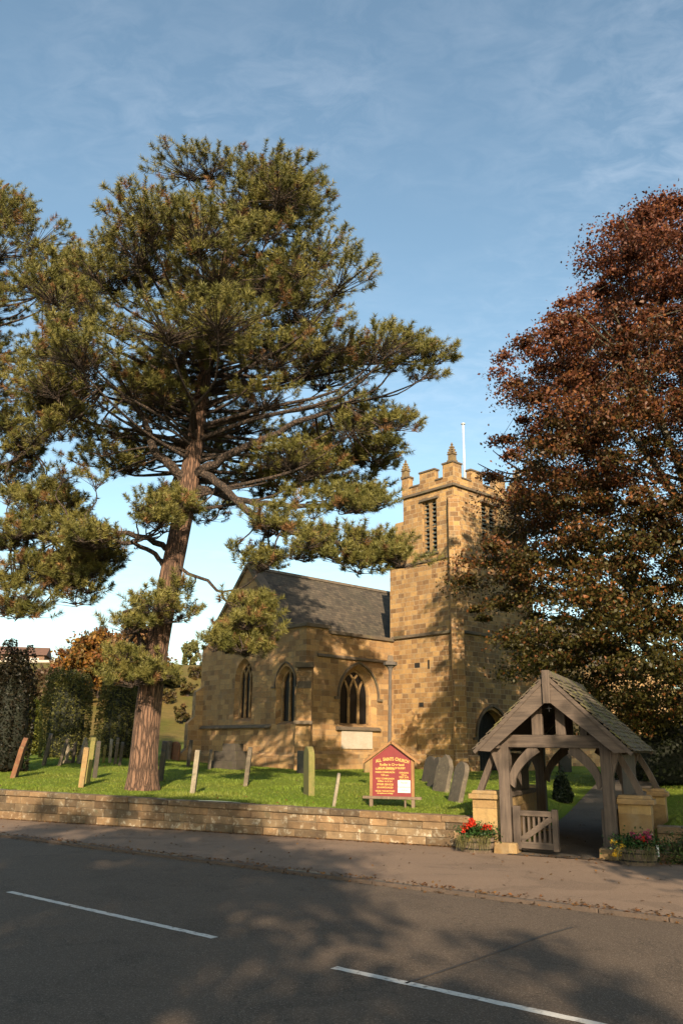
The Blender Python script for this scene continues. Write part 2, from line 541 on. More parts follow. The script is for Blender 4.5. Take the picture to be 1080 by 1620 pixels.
def grid_mesh(us, vs, fn, name, mat):
    U, V = np.meshgrid(us, vs)
    P = fn(U, V).reshape(-1, 3)
    nu, nv = len(us), len(vs)
    idx = np.arange(nu * nv).reshape(nv, nu)
    q = np.stack([idx[:-1, :-1], idx[:-1, 1:], idx[1:, 1:], idx[1:, :-1]], -1).reshape(-1, 4)
    me = bpy.data.meshes.new(name)
    me.from_pydata(P.tolist(), [], q.tolist())
    me.polygons.foreach_set('use_smooth', [True] * len(me.polygons))
    return link_mesh(name, me, mat)

us = np.concatenate([np.linspace(-160, -30, 40), np.linspace(-29, -4, 60), np.linspace(-3.9, 6, 70), np.linspace(6.4, 30, 40), np.linspace(33, 180, 40)])
vs = np.concatenate([np.linspace(0.72, 12, 60), np.linspace(12.4, 34, 60), np.linspace(35, 150, 80), np.linspace(155, 420, 20)])
def terr(U, V):
    X = LO.x + U * D.x + V * N.x; Y = LO.y + U * D.y + V * N.y
    return np.stack([X, Y, terrain(X, Y)], -1)
tag(grid_mesh(us, vs, terr, 'ground', M['turf']), 'grassy churchyard turf rising to the pasture hillside', 'ground', kind='structure')

# pavement (z 0); the road sheet lies 5 cm lower, below a kerb line that bends with the wall far to the left
KA = (gr(0, 1320), gr(1080, 1455))
kd = (KA[1] - KA[0]).normalized(); kn = Vector((-kd.y, kd.x, 0))
def kp(s, t, z):
    p = KA[0] + kd * s + kn * t
    return (p.x, p.y, z)
ZR = -0.05
BEND = KA[0] - kd * 5.0
def kline(s):
    """point and forward direction on the kerb line"""
    return (KA[0] + kd * s, kd, kn) if s >= -5 else (BEND + D * (s + 5), D, N)
mb = MB()
bn = wall_uv(BEND.x, BEND.y)[1] + 0.12
mb.face([kp(-5, 0.12, 0), kp(120, 0.12, 0), tuple(LO + D * 124 + N * 0.9), tuple(LO - D * 140 + N * 0.9), tuple(LO - D * 140 + N * bn)])
tag(mb.build('pavement', M['pave']), 'reddish brown tarmac pavement along the churchyard wall', 'pavement', kind='structure')
mb = MB(); mb.face([kp(-300, -120, ZR), kp(300, -120, ZR), kp(300, 0.1, ZR), kp(-5, .1, ZR), kp(-300, 70, ZR)])
tag(mb.build('road', M['road']), 'dark grey asphalt road with white centre dashes', 'road', kind='structure')
mb = MB()
s = -59.0
rk = random.Random(3)
while s < 60:
    L_ = 0.9
    zt = 0.002 + rk.uniform(-0.004, 0.006)
    o_, d_, n_ = kline(s)
    p, q = o_ + d_ * 0.006, o_ + d_ * (L_ - 0.006)
    mb.prism([(p.x, p.y, -0.2), (q.x, q.y, -0.2), (q.x, q.y, zt), (p.x, p.y, zt)], n_ * 0.12)
    s += L_
tag(mb.build('kerb', M['kerb'], bevel=0.012), 'low worn stone kerb edging the pavement', 'kerb', kind='structure')

def strip(name, pts, w, z, mat, rag=0.0, seed=1):
    rr = random.Random(seed)
    mb = MB()
    Ls, Rs = [], []
    for i, p in enumerate(pts):
        t = (pts[min(i + 1, len(pts) - 1)] - pts[max(i - 1, 0)]).normalized()
        nn = Vector((-t.y, t.x, 0))
        Ls.append((p + nn * (w / 2 + rr.uniform(-rag, rag))).to_3d()); Rs.append((p - nn * (w / 2 + rr.uniform(-rag, rag))).to_3d())
    for i in range(len(pts) - 1):
        mb.face([(Rs[i].x, Rs[i].y, z), (Rs[i + 1].x, Rs[i + 1].y, z), (Ls[i + 1].x, Ls[i + 1].y, z), (Ls[i].x, Ls[i].y, z)])
    return mb.build(name, mat)

def lin(a, b, n):
    return [a.lerp(b, i / (n - 1)) for i in range(n)]
c1, c2 = gr(15, 1411, ZR), gr(340, 1484, ZR)
c3, c4 = gr(528, 1531, ZR), gr(940, 1620, ZR)
c4 = c3 + (c4 - c3).normalized() * (c2 - c1).length
tag(strip('road_marking', lin(c1, c2, 40), 0.105, ZR + 0.004, M['paint'], 0.006, 1), 'long white centre dash at the left of the road', 'road marking', 'white centre dashes', kind='structure')
tag(strip('road_marking', lin(c3, c4, 40), 0.105, ZR + 0.004, M['paint'], 0.006, 2), 'white centre dash nearest the viewer, running out of the bottom edge', 'road marking', 'white centre dashes', kind='structure')
cd = (c2 - c1).normalized()
c0 = c1 - cd * ((c3 - c2).length)
tag(strip('road_marking', lin(c0 - cd * (c2 - c1).length, c0, 40), 0.105, ZR + 0.004, M['paint'], 0.006, 3), 'white centre dash beyond the left edge', 'road marking', 'white centre dashes', kind='structure')
sm = [gr(905, 1467, ZR), gr(860, 1480, ZR), gr(815, 1496, ZR), gr(760, 1516, ZR), gr(700, 1536, ZR), gr(640, 1556, ZR)]
tag(strip('tar_seam', sm, 0.032, ZR + 0.004, M['seam'], 0.008, 5), 'dark tar seam crossing the near lane of the road', 'tar seam', kind='structure')
# churchyard path
vv = np.concatenate([np.linspace(-0.35, 14, 40), np.linspace(15, 30, 12)])
def pth(U, V):
    UU = U + path_u(V)
    X = LO.x + UU * D.x + V * N.x; Y = LO.y + UU * D.y + V * N.y
    return np.stack([X, Y, path_z(V) + 0.004], -1)
M['path'] = asphalt('path_tarmac', (0.13, 0.105, 0.082), (0.20, 0.17, 0.13), 0, 1.2)
tag(grid_mesh(np.linspace(-0.95, 0.95, 7), vv, pth, 'path', M['path']), 'tarmac path leading through the lychgate to the church', 'path', kind='structure')

# ------------------------------------------------------------------ boundary wall of coursed blocks
def stone_wall(name, label, u0, u1, v0, v1, hfun, seed, zoff=0.0):
    rr = random.Random(seed)
    t = thing(name, label, 'wall', (LO.x, LO.y, 0), WA)
    V, C = [], []
    def blk(x0, x1, y0, y1, z0, z1, c, jit=0.012):
        x0, x1, y0, y1, z0, z1 = [q + rr.uniform(-jit, jit) for q in (x0, x1, y0, y1, z0, z1)]
        e = 0.014
        # chamfered front: inner front face pushed out
        f = [(x0, y0 + e, z0), (x1, y0 + e, z0), (x1, y0 + e, z1), (x0, y0 + e, z1)]
        g = [(x0 + e, y0, z0 + e), (x1 - e, y0, z0 + e), (x1 - e, y0, z1 - e), (x0 + e, y0, z1 - e)]
        k = [(x0, y1, z0), (x1, y1, z0), (x1, y1, z1), (x0, y1, z1)]
        qs = [g] + [[f[i], f[(i + 1) % 4], g[(i + 1) % 4], g[i]] for i in range(4)] + [[k[i], k[(i + 1) % 4], f[(i + 1) % 4], f[i]] for i in range(4)] + [k[::-1]]
        for q in qs:
            V.extend(q); C.append(c)
    n = 3
    x = u0
    def colr():
        b = rr.choice((0.55, 0.7, 0.85, 1.0, 1.0, 1.15, 1.35))
        w = rr.uniform(-0.08, 0.08)
        return (b * (1 + w), b, b * (1 - w))
    for k in range(n):
        x = u0
        while x < u1 - 0.02:
            w = rr.uniform(0.36, 0.85)
            if u1 - (x + w) < 0.3: w = u1 - x
            h = hfun(x + w / 2) - 0.13
            blk(x + 0.006, x + w - 0.006, v0 + rr.uniform(-0.012, 0.012), v1 - 0.03, h * k / n + 0.004, h * (k + 1) / n - 0.006, colr(), 0.005)
            x += w
    body = np_mesh('block_course', V, 4, C, M['block'], t)
    V2, C2 = list(V), list(C)
    V.clear(); C.clear()
    x = u0
    while x < u1 - 0.02:
        w = rr.uniform(0.6, 1.15)
        if u1 - (x + w) < 0.4: w = u1 - x
        h = hfun(x + w / 2)
        c = colr(); c = tuple(q * 0.9 for q in c)
        blk(x + 0.004, x + w - 0.004, v0 - 0.035, v1, h - 0.135, h, c, 0.006)
        x += w
    np_mesh('coping', V, 4, C, M['block'], t)
    mb = MB()
    m = 24
    for i in range(m):
        a, b = u0 + (u1 - u0) * i / m, u0 + (u1 - u0) * (i + 1) / m
        mb.box(a, b, v0 + 0.02, v1 - 0.06, 0, hfun((a + b) / 2) - 0.05)
    mb.build('mortar_core', M['mortar'], t)
    return t
stone_wall('boundary_wall', 'low golden stone wall of three courses with flat coping along the pavement', -46, -1.83, 0.38, 0.74, lambda u: 0.62 + 0.011 * max(0, -u - 3), 11)
stone_wall('boundary_wall', 'lichened stone wall right of the lychgate behind the right planter', 1.83, 40, 0.2, 0.56, lambda u: 0.62, 12)

# ------------------------------------------------------------------ foliage builders
RS = np.random.RandomState
def unit(a):
    return a / np.maximum(np.linalg.norm(a, axis=-1, keepdims=True), 1e-9)

def leaf_cards(P, size, cols, name, mat, parent, rs, up=0.4, aspect=0.62):
    n = len(P)
    nrm = unit(rs.normal(size=(n, 3)) + np.array([0, 0, up]))
    a = unit(np.cross(nrm, rs.normal(size=(n, 3))))
    b = np.cross(nrm, a)
    s = size * rs.uniform(0.65, 1.3, (n, 1))
    a = a * s * 0.5; b = b * s * 0.5 * aspect
    k = nrm * s * 0.12
    V = np.stack([P - a, P + b + k, P + a, P - b + k], 1)
    return np_mesh(name, V, 4, cols, mat, parent)

def needle_tufts(T, Dr, cols, name, mat, parent, rs, n=84, shoot=0.26, ln=0.17, wd=0.0085):
    m = len(T)
    t = rs.uniform(0, 1, (m, n, 1))
    sh = shoot * rs.uniform(0.5, 1.6, (m, 1, 1))
    base = T[:, None, :] + Dr[:, None, :] * t * sh
    r = unit(rs.normal(size=(m, n, 3)))
    r = unit(r - (r * Dr[:, None, :]).sum(-1, keepdims=True) * Dr[:, None, :])
    nd = unit(r + Dr[:, None, :] * (0.15 + 0.75 * t))
    L_ = ln * rs.uniform(0.75, 1.15, (m, n, 1)) * rs.uniform(.7, 1.25, (m, 1, 1))
    tip = base + nd * L_
    w = unit(np.cross(nd, rs.normal(size=(m, n, 3)))) * wd
    V = np.stack([base - w, base + w, tip], 2)
    c = np.repeat(cols[:, None, :], n, 1) * rs.uniform(0.7, 1.3, (m, n, 1))
    return np_mesh(name, V, 3, c.reshape(-1, 3), mat, parent)

def twig_tris(A, B, r0, r1, rs):
    """many thin three-sided twigs as quads; returns verts (M*3 quads)"""
    d = unit(B - A)
    x = unit(np.cross(d, rs.normal(size=A.shape)))
    y = np.cross(d, x)
    out = []
    ang = [0, 2 * PI / 3, 4 * PI / 3]
    off = [x * math.cos(a) + y * math.sin(a) for a in ang]
    for k in range(3):
        k2 = (k + 1) % 3
        out.append(np.stack([A + off[k] * r0, A + off[k2] * r0, B + off[k2] * r1, B + off[k] * r1], 1))
    return np.concatenate(out, 0)

def bark(name, c1, c2, zs=0.35, sc_=3.0):
    c1, c2 = K(c1), K(c2)
    m, nt, n, l, b = newmat(name)
    tc = n.new('ShaderNodeTexCoord')
    mp = n.new('ShaderNodeMapping'); mp.inputs['Scale'].default_value = (sc_, sc_, sc_ * zs)
    l.new(tc.outputs['Object'], mp.inputs[0])
    v = n.new('ShaderNodeTexVoronoi'); v.feature = 'DISTANCE_TO_EDGE'; v.inputs['Scale'].default_value = 2.0
    dn = n.new('ShaderNodeTexNoise'); dn.inputs['Scale'].default_value = 1.6; dn.inputs['Detail'].default_value = 4
    l.new(mp.outputs[0], dn.inputs[0])
    va = n.new('ShaderNodeVectorMath'); va.operation = 'MULTIPLY_ADD'; va.inputs[1].default_value = (0.9, 0.9, 0.9)
    l.new(dn.outputs['Color'], va.inputs[0]); l.new(mp.outputs[0], va.inputs[2])
    l.new(va.outputs[0], v.inputs['Vector'])
    ed = rng(n, l, v.outputs['Distance'], 0.0, 0.22)
    f = tex_noise(n, l, mp.outputs[0], 4.0, 6, 0.7)
    c = mixc(n, l, ed, tuple(q * 0.4 for q in c2), mixc(n, l, rng(n, l, f, 0.3, 0.7), c2, c1))
    l.new(c, b.inputs['Base Color'])
    b.inputs['Roughness'].default_value = 0.95
    mm = n.new('ShaderNodeMath'); mm.operation = 'MULTIPLY_ADD'; mm.inputs[1].default_value = 0.35
    l.new(f, mm.inputs[0]); l.new(ed, mm.inputs[2])
    bump(n, l, b, mm.outputs[0], 0.9, 0.05)
    return m
M['pinebark'] = bark('pine_bark', (0.30, 0.17, 0.105), (0.17, 0.092, 0.058), 0.16, 5.5)
M['limb'] = bark('pine_limb_bark', (0.13, 0.085, 0.058), (0.075, 0.05, 0.036), 0.6, 5)
M['beechbark'] = bark('beech_bark', (0.15, 0.13, 0.07), (0.09, 0.075, 0.045), 0.6, 4)
M['needle'] = leafmat('pine_needles', 0.18, 0.5)
M['leaf'] = leafmat('tree_leaves', 0.30, 0.5)

def resample(pts, n):
    """smooth polyline through pts (Catmull-Rom), n per span"""
    P = [Vector(p) for p in pts]
    out = []
    for i in range(len(P) - 1):
        p0, p1, p2, p3 = P[max(i - 1, 0)], P[i], P[i + 1], P[min(i + 2, len(P) - 1)]
        for k in range(n):
            t = k / n
            out.append(0.5 * ((2 * p1) + (p2 - p0) * t + (2 * p0 - 5 * p1 + 4 * p2 - p3) * t * t + (3 * p1 - p0 - 3 * p2 + p3) * t ** 3))
    out.append(P[-1])
    return out

def lerp_r(r, n):
    x = np.linspace(0, 1, n); xr = np.linspace(0, 1, len(r))
    return np.interp(x, xr, r).tolist()

# ------------------------------------------------------------------ pines
def pine(label, Yd, trunk_px, trunk_r, levels, limbs, pads, seed, open_py=640, density=1.0, group='tall pines in the churchyard'):
    rs = RS(seed); rr = random.Random(seed)
    W = [at(px, py, Yd) for px, py in trunk_px]
    base = Vector((W[0].x, W[0].y, float(terrain(W[0].x, W[0].y)) - 0.1))
    W[0].z = base.z
    t = thing('pine_tree', label, 'tree', base, 0, group)
    rel = lambda p: Vector(p) - base
    tr = resample([rel(p) for p in W], 6)
    rad = lerp_r(trunk_r, len(tr))
    # root flare
    for i, p in enumerate(tr):
        z = p.z
        rad[i] *= 1.0 + 0.35 * math.exp(-max(z, 0) / 0.5)
    mb = MB(); mb.tube(tr, rad, 20)
    for i, v in enumerate(mb.v):
        p = Vector(v)
        k = i // 20
        if k < len(tr):
            d = p - tr[k]
            a = math.atan2(d.y, d.x)
            w = 1 + 0.05 * math.sin(5 * a + 0.4 * p.z) + 0.03 * math.sin(9 * a + p.z)
            mb.v[i] = tuple(tr[k] + d * w)
    mb.build('trunk', M['pinebark'], t, True)
    zs = np.array([p.z for p in tr]); xs = np.array([p.x for p in tr]); ys = np.array([p.y for p in tr]); rz = np.array(rad)
    def tpoint(z):
        return Vector((np.interp(z, zs, xs), np.interp(z, zs, ys), z)), float(np.interp(z, zs, rz))
    mb = MB()
    LP = []
    for pts, r0, r1 in limbs:
        q = [rel(at(px, py, Yd + dy)) for px, py, dy in pts]
        q = resample(q, 5)
        q = [p + Vector((rr.uniform(-.05, .05), rr.uniform(-.05, .05), rr.uniform(-.06, .06))) if i else p for i, p in enumerate(q)]
        m_ = MB(); m_.tube(q, np.linspace(r0, r1, len(q)).tolist(), 9); m_.build('limb', M['limb'], t, True)
        LP += q[4:]
    PADS = []      # centre, size, kind
    for (py, xl, xr, cnt) in levels:
        zc = rel(at(trunk_px[-1][0], py, Yd)).z
        pc, _ = tpoint(min(zc, zs[-1]))
        lx = rel(at(xl, py, Yd)).x; rx = rel(at(xr, py, Yd)).x
        ry = 0.46 * (rx - lx)
        for k in range(int(cnt * density * 0.52)):
            ph = rr.uniform(0, 2 * PI)
            r = math.sqrt(rr.uniform(0.05, 1))
            if py > open_py:
                r = rr.uniform(0.5, 1.0)
                if abs(math.cos(ph)) < 0.45 and math.sin(ph) < 0: ph = rr.choice((0, PI)) + rr.uniform(-0.8, 0.8)
            ex = (rx - pc.x) if math.cos(ph) > 0 else (pc.x - lx)
            c = Vector((pc.x + r * ex * math.cos(ph) * 0.93, pc.y + r * ry * math.sin(ph), zc + rr.uniform(-0.5, 0.5) - 0.3 * (1 - r)))
            PADS.append((c, rr.uniform(0.75, 1.6), None))
    for (px, py, w, h, dy, n) in pads:
        sc_ = Yd / F
        for k in range(n):
            a, q = rr.uniform(0, 2 * PI), math.sqrt(rr.random())
            c = rel(at(px + w * q * math.cos(a), py + h * q * math.sin(a), Yd + dy + rr.uniform(-0.8, 0.8)))
            PADS.append((c, rr.uniform(0.5, 0.8), 1))
    T, Dr, TA, TB = [], [], [], []
    for c, s_, kd_ in PADS:
        pc, _ = tpoint(min(max(c.z, 0), zs[-1]))
        out = Vector((c.x - pc.x, c.y - pc.y, 0))
        r = out.length
        out = out.normalized() if r > 0.01 else Vector((1, 0, 0))
        z0 = min(max(c.z - 0.28 * r - 0.2, zs[0] + 5.0), zs[-1] - 0.3)
        a, ra = tpoint(z0)
        if kd_ and LP:
            a = min(LP, key=lambda p: (p - c).length + 0.3 * abs(p.z - c.z)); r = max((a - c).length * .6, .1); ra = .12
        hub = c - Vector((0, 0, 0.15))
        m1 = a.lerp(hub, 0.35) + Vector((rr.uniform(-.3, .3), rr.uniform(-.3, .3), -0.05 * r))
        m2 = a.lerp(hub, 0.72) + Vector((rr.uniform(-.3, .3), rr.uniform(-.3, .3), -0.09 * r))
        q = resample([a, m1, m2, hub], 3)
        r0 = min(0.025 + 0.011 * r, ra * 0.6)
        mb.tube(q, np.linspace(r0, 0.014, len(q)).tolist(), 5, False)
        nt = int(36 * s_ * s_ + 6)
        for k in range(nt):
            an, rho = rr.uniform(0, 2 * PI), math.sqrt(rr.random())
            off = Vector((math.cos(an) * rho * s_, math.sin(an) * rho * s_, 0.22 * s_ * (1 - rho * rho) + rr.uniform(-0.15, 0.15)))
            p = c + off
            d = Vector((off.x, off.y, 0)) * 0.5 / s_ + out * 0.35 + Vector((rr.uniform(-.35, .35), rr.uniform(-.35, .35), rr.uniform(0.25, 0.95)))
            if rr.random() > .07: T.append(p); Dr.append(d.normalized())
            src = hub.lerp(m2, rr.uniform(0, 0.35))
            TA.append(src); TB.append(p)
    T = np.array(T); Dr = np.array(Dr)
    mb.build('branch', M['limb'], t, True)['kind'] = 'stuff'
    tw = twig_tris(np.array(TA), np.array(TB), 0.013, 0.006, rs)
    np_mesh('twig', tw, 4, None, M['limb'], t)
    m = len(T)
    g = rs.uniform(0, 1, (m, 1))
    cols = np.array([[0.140, 0.145, 0.036]]) * (1 - g) + np.array([[0.295, 0.262, 0.072]]) * g
    br = rs.uniform(0, 1, m) < 0.09
    cols[br] = np.array([0.32, 0.17, 0.07]) * rs.uniform(0.6, 1.1, (br.sum(), 1))
    needle_tufts(T, Dr, cols, 'crown', M['needle'], t, rs)
    print('pine', m, 'tufts')
    return t

P1 = pine('tall leaning pine standing behind the wall in front of the church', 25.5,
     [(224, 1252), (228, 1190), (236, 1110), (247, 1030), (266, 930), (283, 850), (298, 770), (310, 690), (322, 610), (338, 520), (352, 430), (372, 345), (405, 295), (425, 275)],
     [0.41, 0.39, 0.375, 0.355, 0.335, 0.315, 0.33, 0.27, 0.22, 0.18, 0.14, 0.10, 0.06, 0.03],
     [(282, 400, 465, 4), (300, 280, 490, 9), (325, 235, 520, 11), (352, 215, 520, 12), (385, 225, 555, 13), (420, 215, 545, 13), (455, 150, 560, 16), (490, 120, 600, 18),
      (525, 75, 655, 25), (555, 60, 680, 28), (585, 55, 690, 28), (612, 55, 660, 26), (640, 60, 645, 20), (670, 65, 630, 13), (705, 70, 610, 8), (735, 80, 590, 5)],
     [([(300, 770, 0), (272, 738, -.3), (240, 705, -.8), (222, 650, -1.2), (170, 605, -1.5)], 0.19, 0.07),
      ([(300, 755, 0), (340, 733, -.4), (400, 703, -.8), (470, 668, -1.2), (540, 640, -1.5)], 0.17, 0.06),
      ([(305, 768, 0), (375, 790, -.5), (450, 800, -1), (520, 800, -1.3), (580, 798, -1.3)], 0.12, 0.04),
      ([(312, 745, 0), (352, 770, -.9), (400, 812, -1.6), (450, 835, -2.2), (540, 860, -2.6), (610, 880, -2.8)], 0.15, 0.04),
      ([(268, 868, 0), (225, 850, -.3), (170, 838, -.6), (110, 830, -.9)], 0.11, 0.05),
      ([(262, 898, 0), (238, 872, -.4), (190, 856, -.9), (140, 850, -1.3)], 0.09, 0.04),
      ([(247, 1003, 0), (212, 992, -.3), (196, 972, -.5), (215, 962, -.7)], 0.06, 0.035),
      ([(275, 895, 0), (320, 915, -.7), (355, 945, -1.2), (380, 985, -1.5)], 0.06, 0.03),
      ([(320, 620, 0), (280, 580, .8), (220, 540, 1.5)], 0.11, 0.04), ([(345, 480, 0), (420, 460, -.6), (500, 440, -1)], 0.08, 0.03),
      ([(335, 540, 0), (420, 545, .5), (520, 560, 1)], 0.10, 0.03), ([(308, 690, 0), (360, 700, 1), (440, 720, 2)], 0.09, 0.03)],
     [(545, 868, 95, 24, -2.6, 19), (600, 893, 45, 20, -2.7, 8), (520, 800, 80, 18, -1.3, 10), (590, 800, 40, 14, -1.3, 4), (392, 985, 40, 45, -1.5, 15), (365, 1015, 32, 30, -1.4, 9), (225, 1060, 45, 28, -.8, 12),
      (275, 955, 45, 30, -.7, 8), (215, 985, 25, 15, -.6, 3), (240, 812, 60, 24, -1, 11), (310, 800, 70, 20, 1.2, 9), (160, 850, 50, 22, -1.2, 7), (450, 830, 45, 18, -2.0, 7), (660, 575, 45, 26, -.5, 9), (600, 660, 40, 30, 0, 6), (420, 880, 40, 20, -1, 5), (120, 690, 75, 36, -.5, 8), (150, 745, 75, 26, 0, 6), (90, 640, 45, 40, 0, 6), (560, 722, 60, 24, .5, 8), (490, 735, 60, 22, 1.2, 7), (605, 690, 40, 24, -.4, 6), (440, 765, 70, 20, 1.6, 7), (545, 770, 50, 16, .8, 5)], 5, 655, 1.15)

P2 = pine('second pine with spreading low boughs at the left edge', 28.0,
     [(-150, 1240), (-140, 1100), (-120, 900), (-90, 700), (-60, 520), (-30, 400), (0, 310), (15, 290)],
     [0.60, 0.52, 0.44, 0.32, 0.22, 0.14, 0.08, 0.03],
     [(305, -40, 35, 4), (335, -70, 70, 7), (370, -110, 95, 9), (410, -150, 135, 14), (450, -180, 150, 15), (490, -200, 150, 15), (530, -230, 140, 15), (570, -250, 130, 11), (610, -270, 120, 9),
      (650, -280, 110, 7), (700, -280, 100, 5), (750, -290, 90, 4)],
     [([(-95, 800, 0), (-30, 760, -.5), (30, 725, -1), (70, 690, -1.5)], 0.14, 0.05), ([(-110, 880, 0), (-30, 850, -.8), (60, 850, -1.2), (120, 880, -1.5)], 0.13, 0.04)],
     [(70, 800, 70, 30, -1.2, 18), (90, 860, 95, 40, -1.5, 24), (60, 920, 70, 35, -1.5, 14), (130, 920, 50, 35, -1.6, 13), (40, 965, 40, 25, -1.2, 7), (20, 730, 40, 40, -.5, 8), (165, 890, 35, 30, -1.6, 7), (100, 500, 45, 50, -.6, 10), (95, 440, 35, 35, -.5, 7), (80, 600, 50, 50, -1, 7), (60, 690, 60, 30, -1.2, 5)], 8, 720)

# ------------------------------------------------------------------ broadleaf trees
def broadleaf(name, label, cat, base, height, prof, nclump, nleaf, lsize, colfun, tr, seed, barkm, group=None, limbs=9, clump=0.8, squash=0.55, gap=0.0, inner=0.45, trunk_top=0.6):
    """prof: list of (z fraction, radius) of the crown envelope"""
    rs = RS(seed); rr = random.Random(seed)
    t = thing(name, label, cat, base, 0, group)
    pz = np.array([p[0] for p in prof]) * height; pr = np.array([p[1] for p in prof])
    mb = MB()
    tp = [Vector((0, 0, -0.2)), Vector((0.1 * tr, 0.05, height * 0.12)), Vector((0.15, -0.1, height * 0.3)), Vector((0.05, 0.1, height * trunk_top)), Vector((0.2, 0.1, height * 0.92))]
    q = resample(tp, 5)
    rad = [tr * (1 - 0.93 * min(max(p.z / height, 0), 1)) * (1 + 0.4 * math.exp(-max(p.z, 0) / 0.5)) for p in q]
    mb.tube(q, rad, 12)
    mb.build('trunk', barkm, t, True)
    mb = MB()
    ends = []
    z0 = pz[0]
    for k in range(limbs):
        f = 0.1 + 0.75 * (k + 0.5) / limbs
        zt = z0 + (height - z0) * f * 0.8
        a = q[int(min(len(q) - 1, zt / height * len(q)))]
        ph = k * 2.4 + rr.uniform(-.4, .4)
        ze = min(zt + (height - z0) * rr.uniform(0.12, 0.28), height * 0.95)
        re = float(np.interp(ze, pz, pr)) * 0.78
        e = Vector((re * math.cos(ph), re * math.sin(ph), ze))
        m = a.lerp(e, 0.5) + Vector((rr.uniform(-.4, .4), rr.uniform(-.4, .4), -0.1 * re))
        bq = resample([a, m, e], 5)
        mb.tube(bq, np.linspace(tr * 0.42, tr * 0.07, len(bq)).tolist(), 7)
        ends += bq[3:]
        for j in range(9):
            s = bq[rr.randrange(4, len(bq))]
            ph2 = ph + rr.uniform(-1.2, 1.2)
            L_ = re * rr.uniform(0.3, 0.55)
            e2 = s + Vector((L_ * math.cos(ph2), L_ * math.sin(ph2), L_ * rr.uniform(-0.1, 0.8)))
            b2 = resample([s, s.lerp(e2, .5) + Vector((0, 0, -.1 * L_)), e2], 3)
            mb.tube(b2, np.linspace(tr * 0.14, tr * 0.03, len(b2)).tolist(), 5, False)
            ends += b2[2:]
    mb.build('limb', barkm, t, True)
    E = np.array([tuple(e) for e in ends])
    # clumps through the crown's volume
    zz = rs.uniform(pz[0], pz[-1], nclump * 4)
    rmax = np.interp(zz, pz, pr)
    keep = rs.uniform(0, 1, len(zz)) < (rmax / pr.max())
    zz, rmax = zz[keep][:nclump], rmax[keep][:nclump]
    n = len(zz)
    ph = rs.uniform(0, 2 * PI, n)
    lob = 1 + 0.08 * np.sin(3 * ph + zz * 0.7) + 0.06 * np.sin(5 * ph - zz * 1.1 + 1)
    r = np.sqrt(rs.uniform(inner ** 2, 1, n)) * rmax * lob
    C = np.stack([r * np.cos(ph), r * np.sin(ph), zz + rs.normal(0, .2, n)], -1)
    if gap > 0:
        g = np.sin(C[:, 0] * 0.9 + seed) * np.sin(C[:, 1] * 0.8 + 1) * np.sin(C[:, 2] * 0.9 + 2)
        C = C[g > -1 + gap]
    n = len(C)
    cs = rs.uniform(0.45, 1.35, n) ** 1.3 * clump
    spr = rs.uniform(0, 1, n) < 0.10
    C[spr] += unit(C[spr] - np.array([0, 0, height * .45])) * clump * rs.uniform(.3, .9, (spr.sum(), 1)); cs[spr] *= .75
    P = C[:, None, :] + unit(rs.normal(0, 1, (n, nleaf, 3))) * rs.uniform(0, 1, (n, nleaf, 1)) ** 0.6 * (1 + .35 * rs.normal(0, 1, (n, nleaf, 1)) * (rs.uniform(0, 1, (n, nleaf, 1)) < .35)) * np.stack([cs, cs, cs * squash], -1)[:, None, :] * 1.05
    outw = unit(C * np.array([1, 1, 0]))
    P[:, :, 2] -= 0.25 * np.linalg.norm((P - C[:, None, :])[:, :, :2], axis=-1)
    ct = rs.uniform(0, 1, (n, 1))
    cols = colfun(P.reshape(-1, 3), np.repeat(ct, nleaf, 1).reshape(-1), rs)
    leaf_cards(P.reshape(-1, 3), lsize, cols, 'crown', M['leaf'], t, rs)
    # twigs from the limbs to the clumps
    idx = np.array([np.argmin(((E - c) ** 2).sum(-1)) for c in C])
    near = np.linalg.norm(E[idx] - C, axis=-1) < max(2.2, tr * 3.5)
    tw = twig_tris(E[idx][near], C[near], 0.012 + 0.008 * tr, 0.005, rs)
    np_mesh('twig', tw, 4, None, barkm, t)
    return t

def pal(*cs):
    cs = np.array(cs)
    def f(P, t, rs):
        k = rs.randint(0, len(cs), len(P))
        base = cs[np.clip(((t + rs.normal(0, .12, len(t))) * len(cs)).astype(int), 0, len(cs) - 1)]
        mix = rs.uniform(0, 0.6, (len(P), 1))
        return (base * (1 - mix) + cs[k] * mix) * rs.uniform(0.7, 1.3, (len(P), 1))
    return f

def beechcol(P, t, rs):
    z = P[:, 2:3]
    red = np.array([[0.145, 0.048, 0.024]]); olive = np.array([[0.078, 0.068, 0.015]]); ora = np.array([[0.23, 0.088, 0.026]])
    h = np.clip((z - 6.5 + rs.normal(0, 2.2, z.shape) + 5 * (t[:, None] - .5)) / 8.5, 0, 1)
    c = olive * (1 - h) + red * h
    o = (rs.uniform(0, 1, (len(P), 1)) < (0.05 + 0.16 * t[:, None]))
    c = np.where(o, ora, c)
    return c * rs.uniform(0.75, 1.25, (len(P), 1)) * (0.75 + .5 * t[:, None])
bb = at(1160, 1200, 30.0)
bz = float(terrain(bb.x, 30.0))
broadleaf('copper_beech', 'huge copper beech with red brown leaves overhanging the lychgate', 'tree', (bb.x, 30.0, bz), 23.0,
          [(0.10, 5.5), (0.16, 7.6), (0.26, 8.1), (0.38, 8.2), (0.52, 8.0), (0.66, 7.1), (0.8, 5.6), (0.9, 4.0), (1.0, 1.2)], 1900, 270, 0.135, beechcol, 0.55, 21, M['beechbark'], None, 13, 0.90, 0.42, 0.38, 0.45)

# ------------------------------------------------------------------ church
CA = R(42)
KX, KY, KZ = -1.65, 41.0, 0.95
church = thing('church', 'golden stone parish church with square battlemented tower and slate roof', 'church', (KX, KY, KZ), CA)

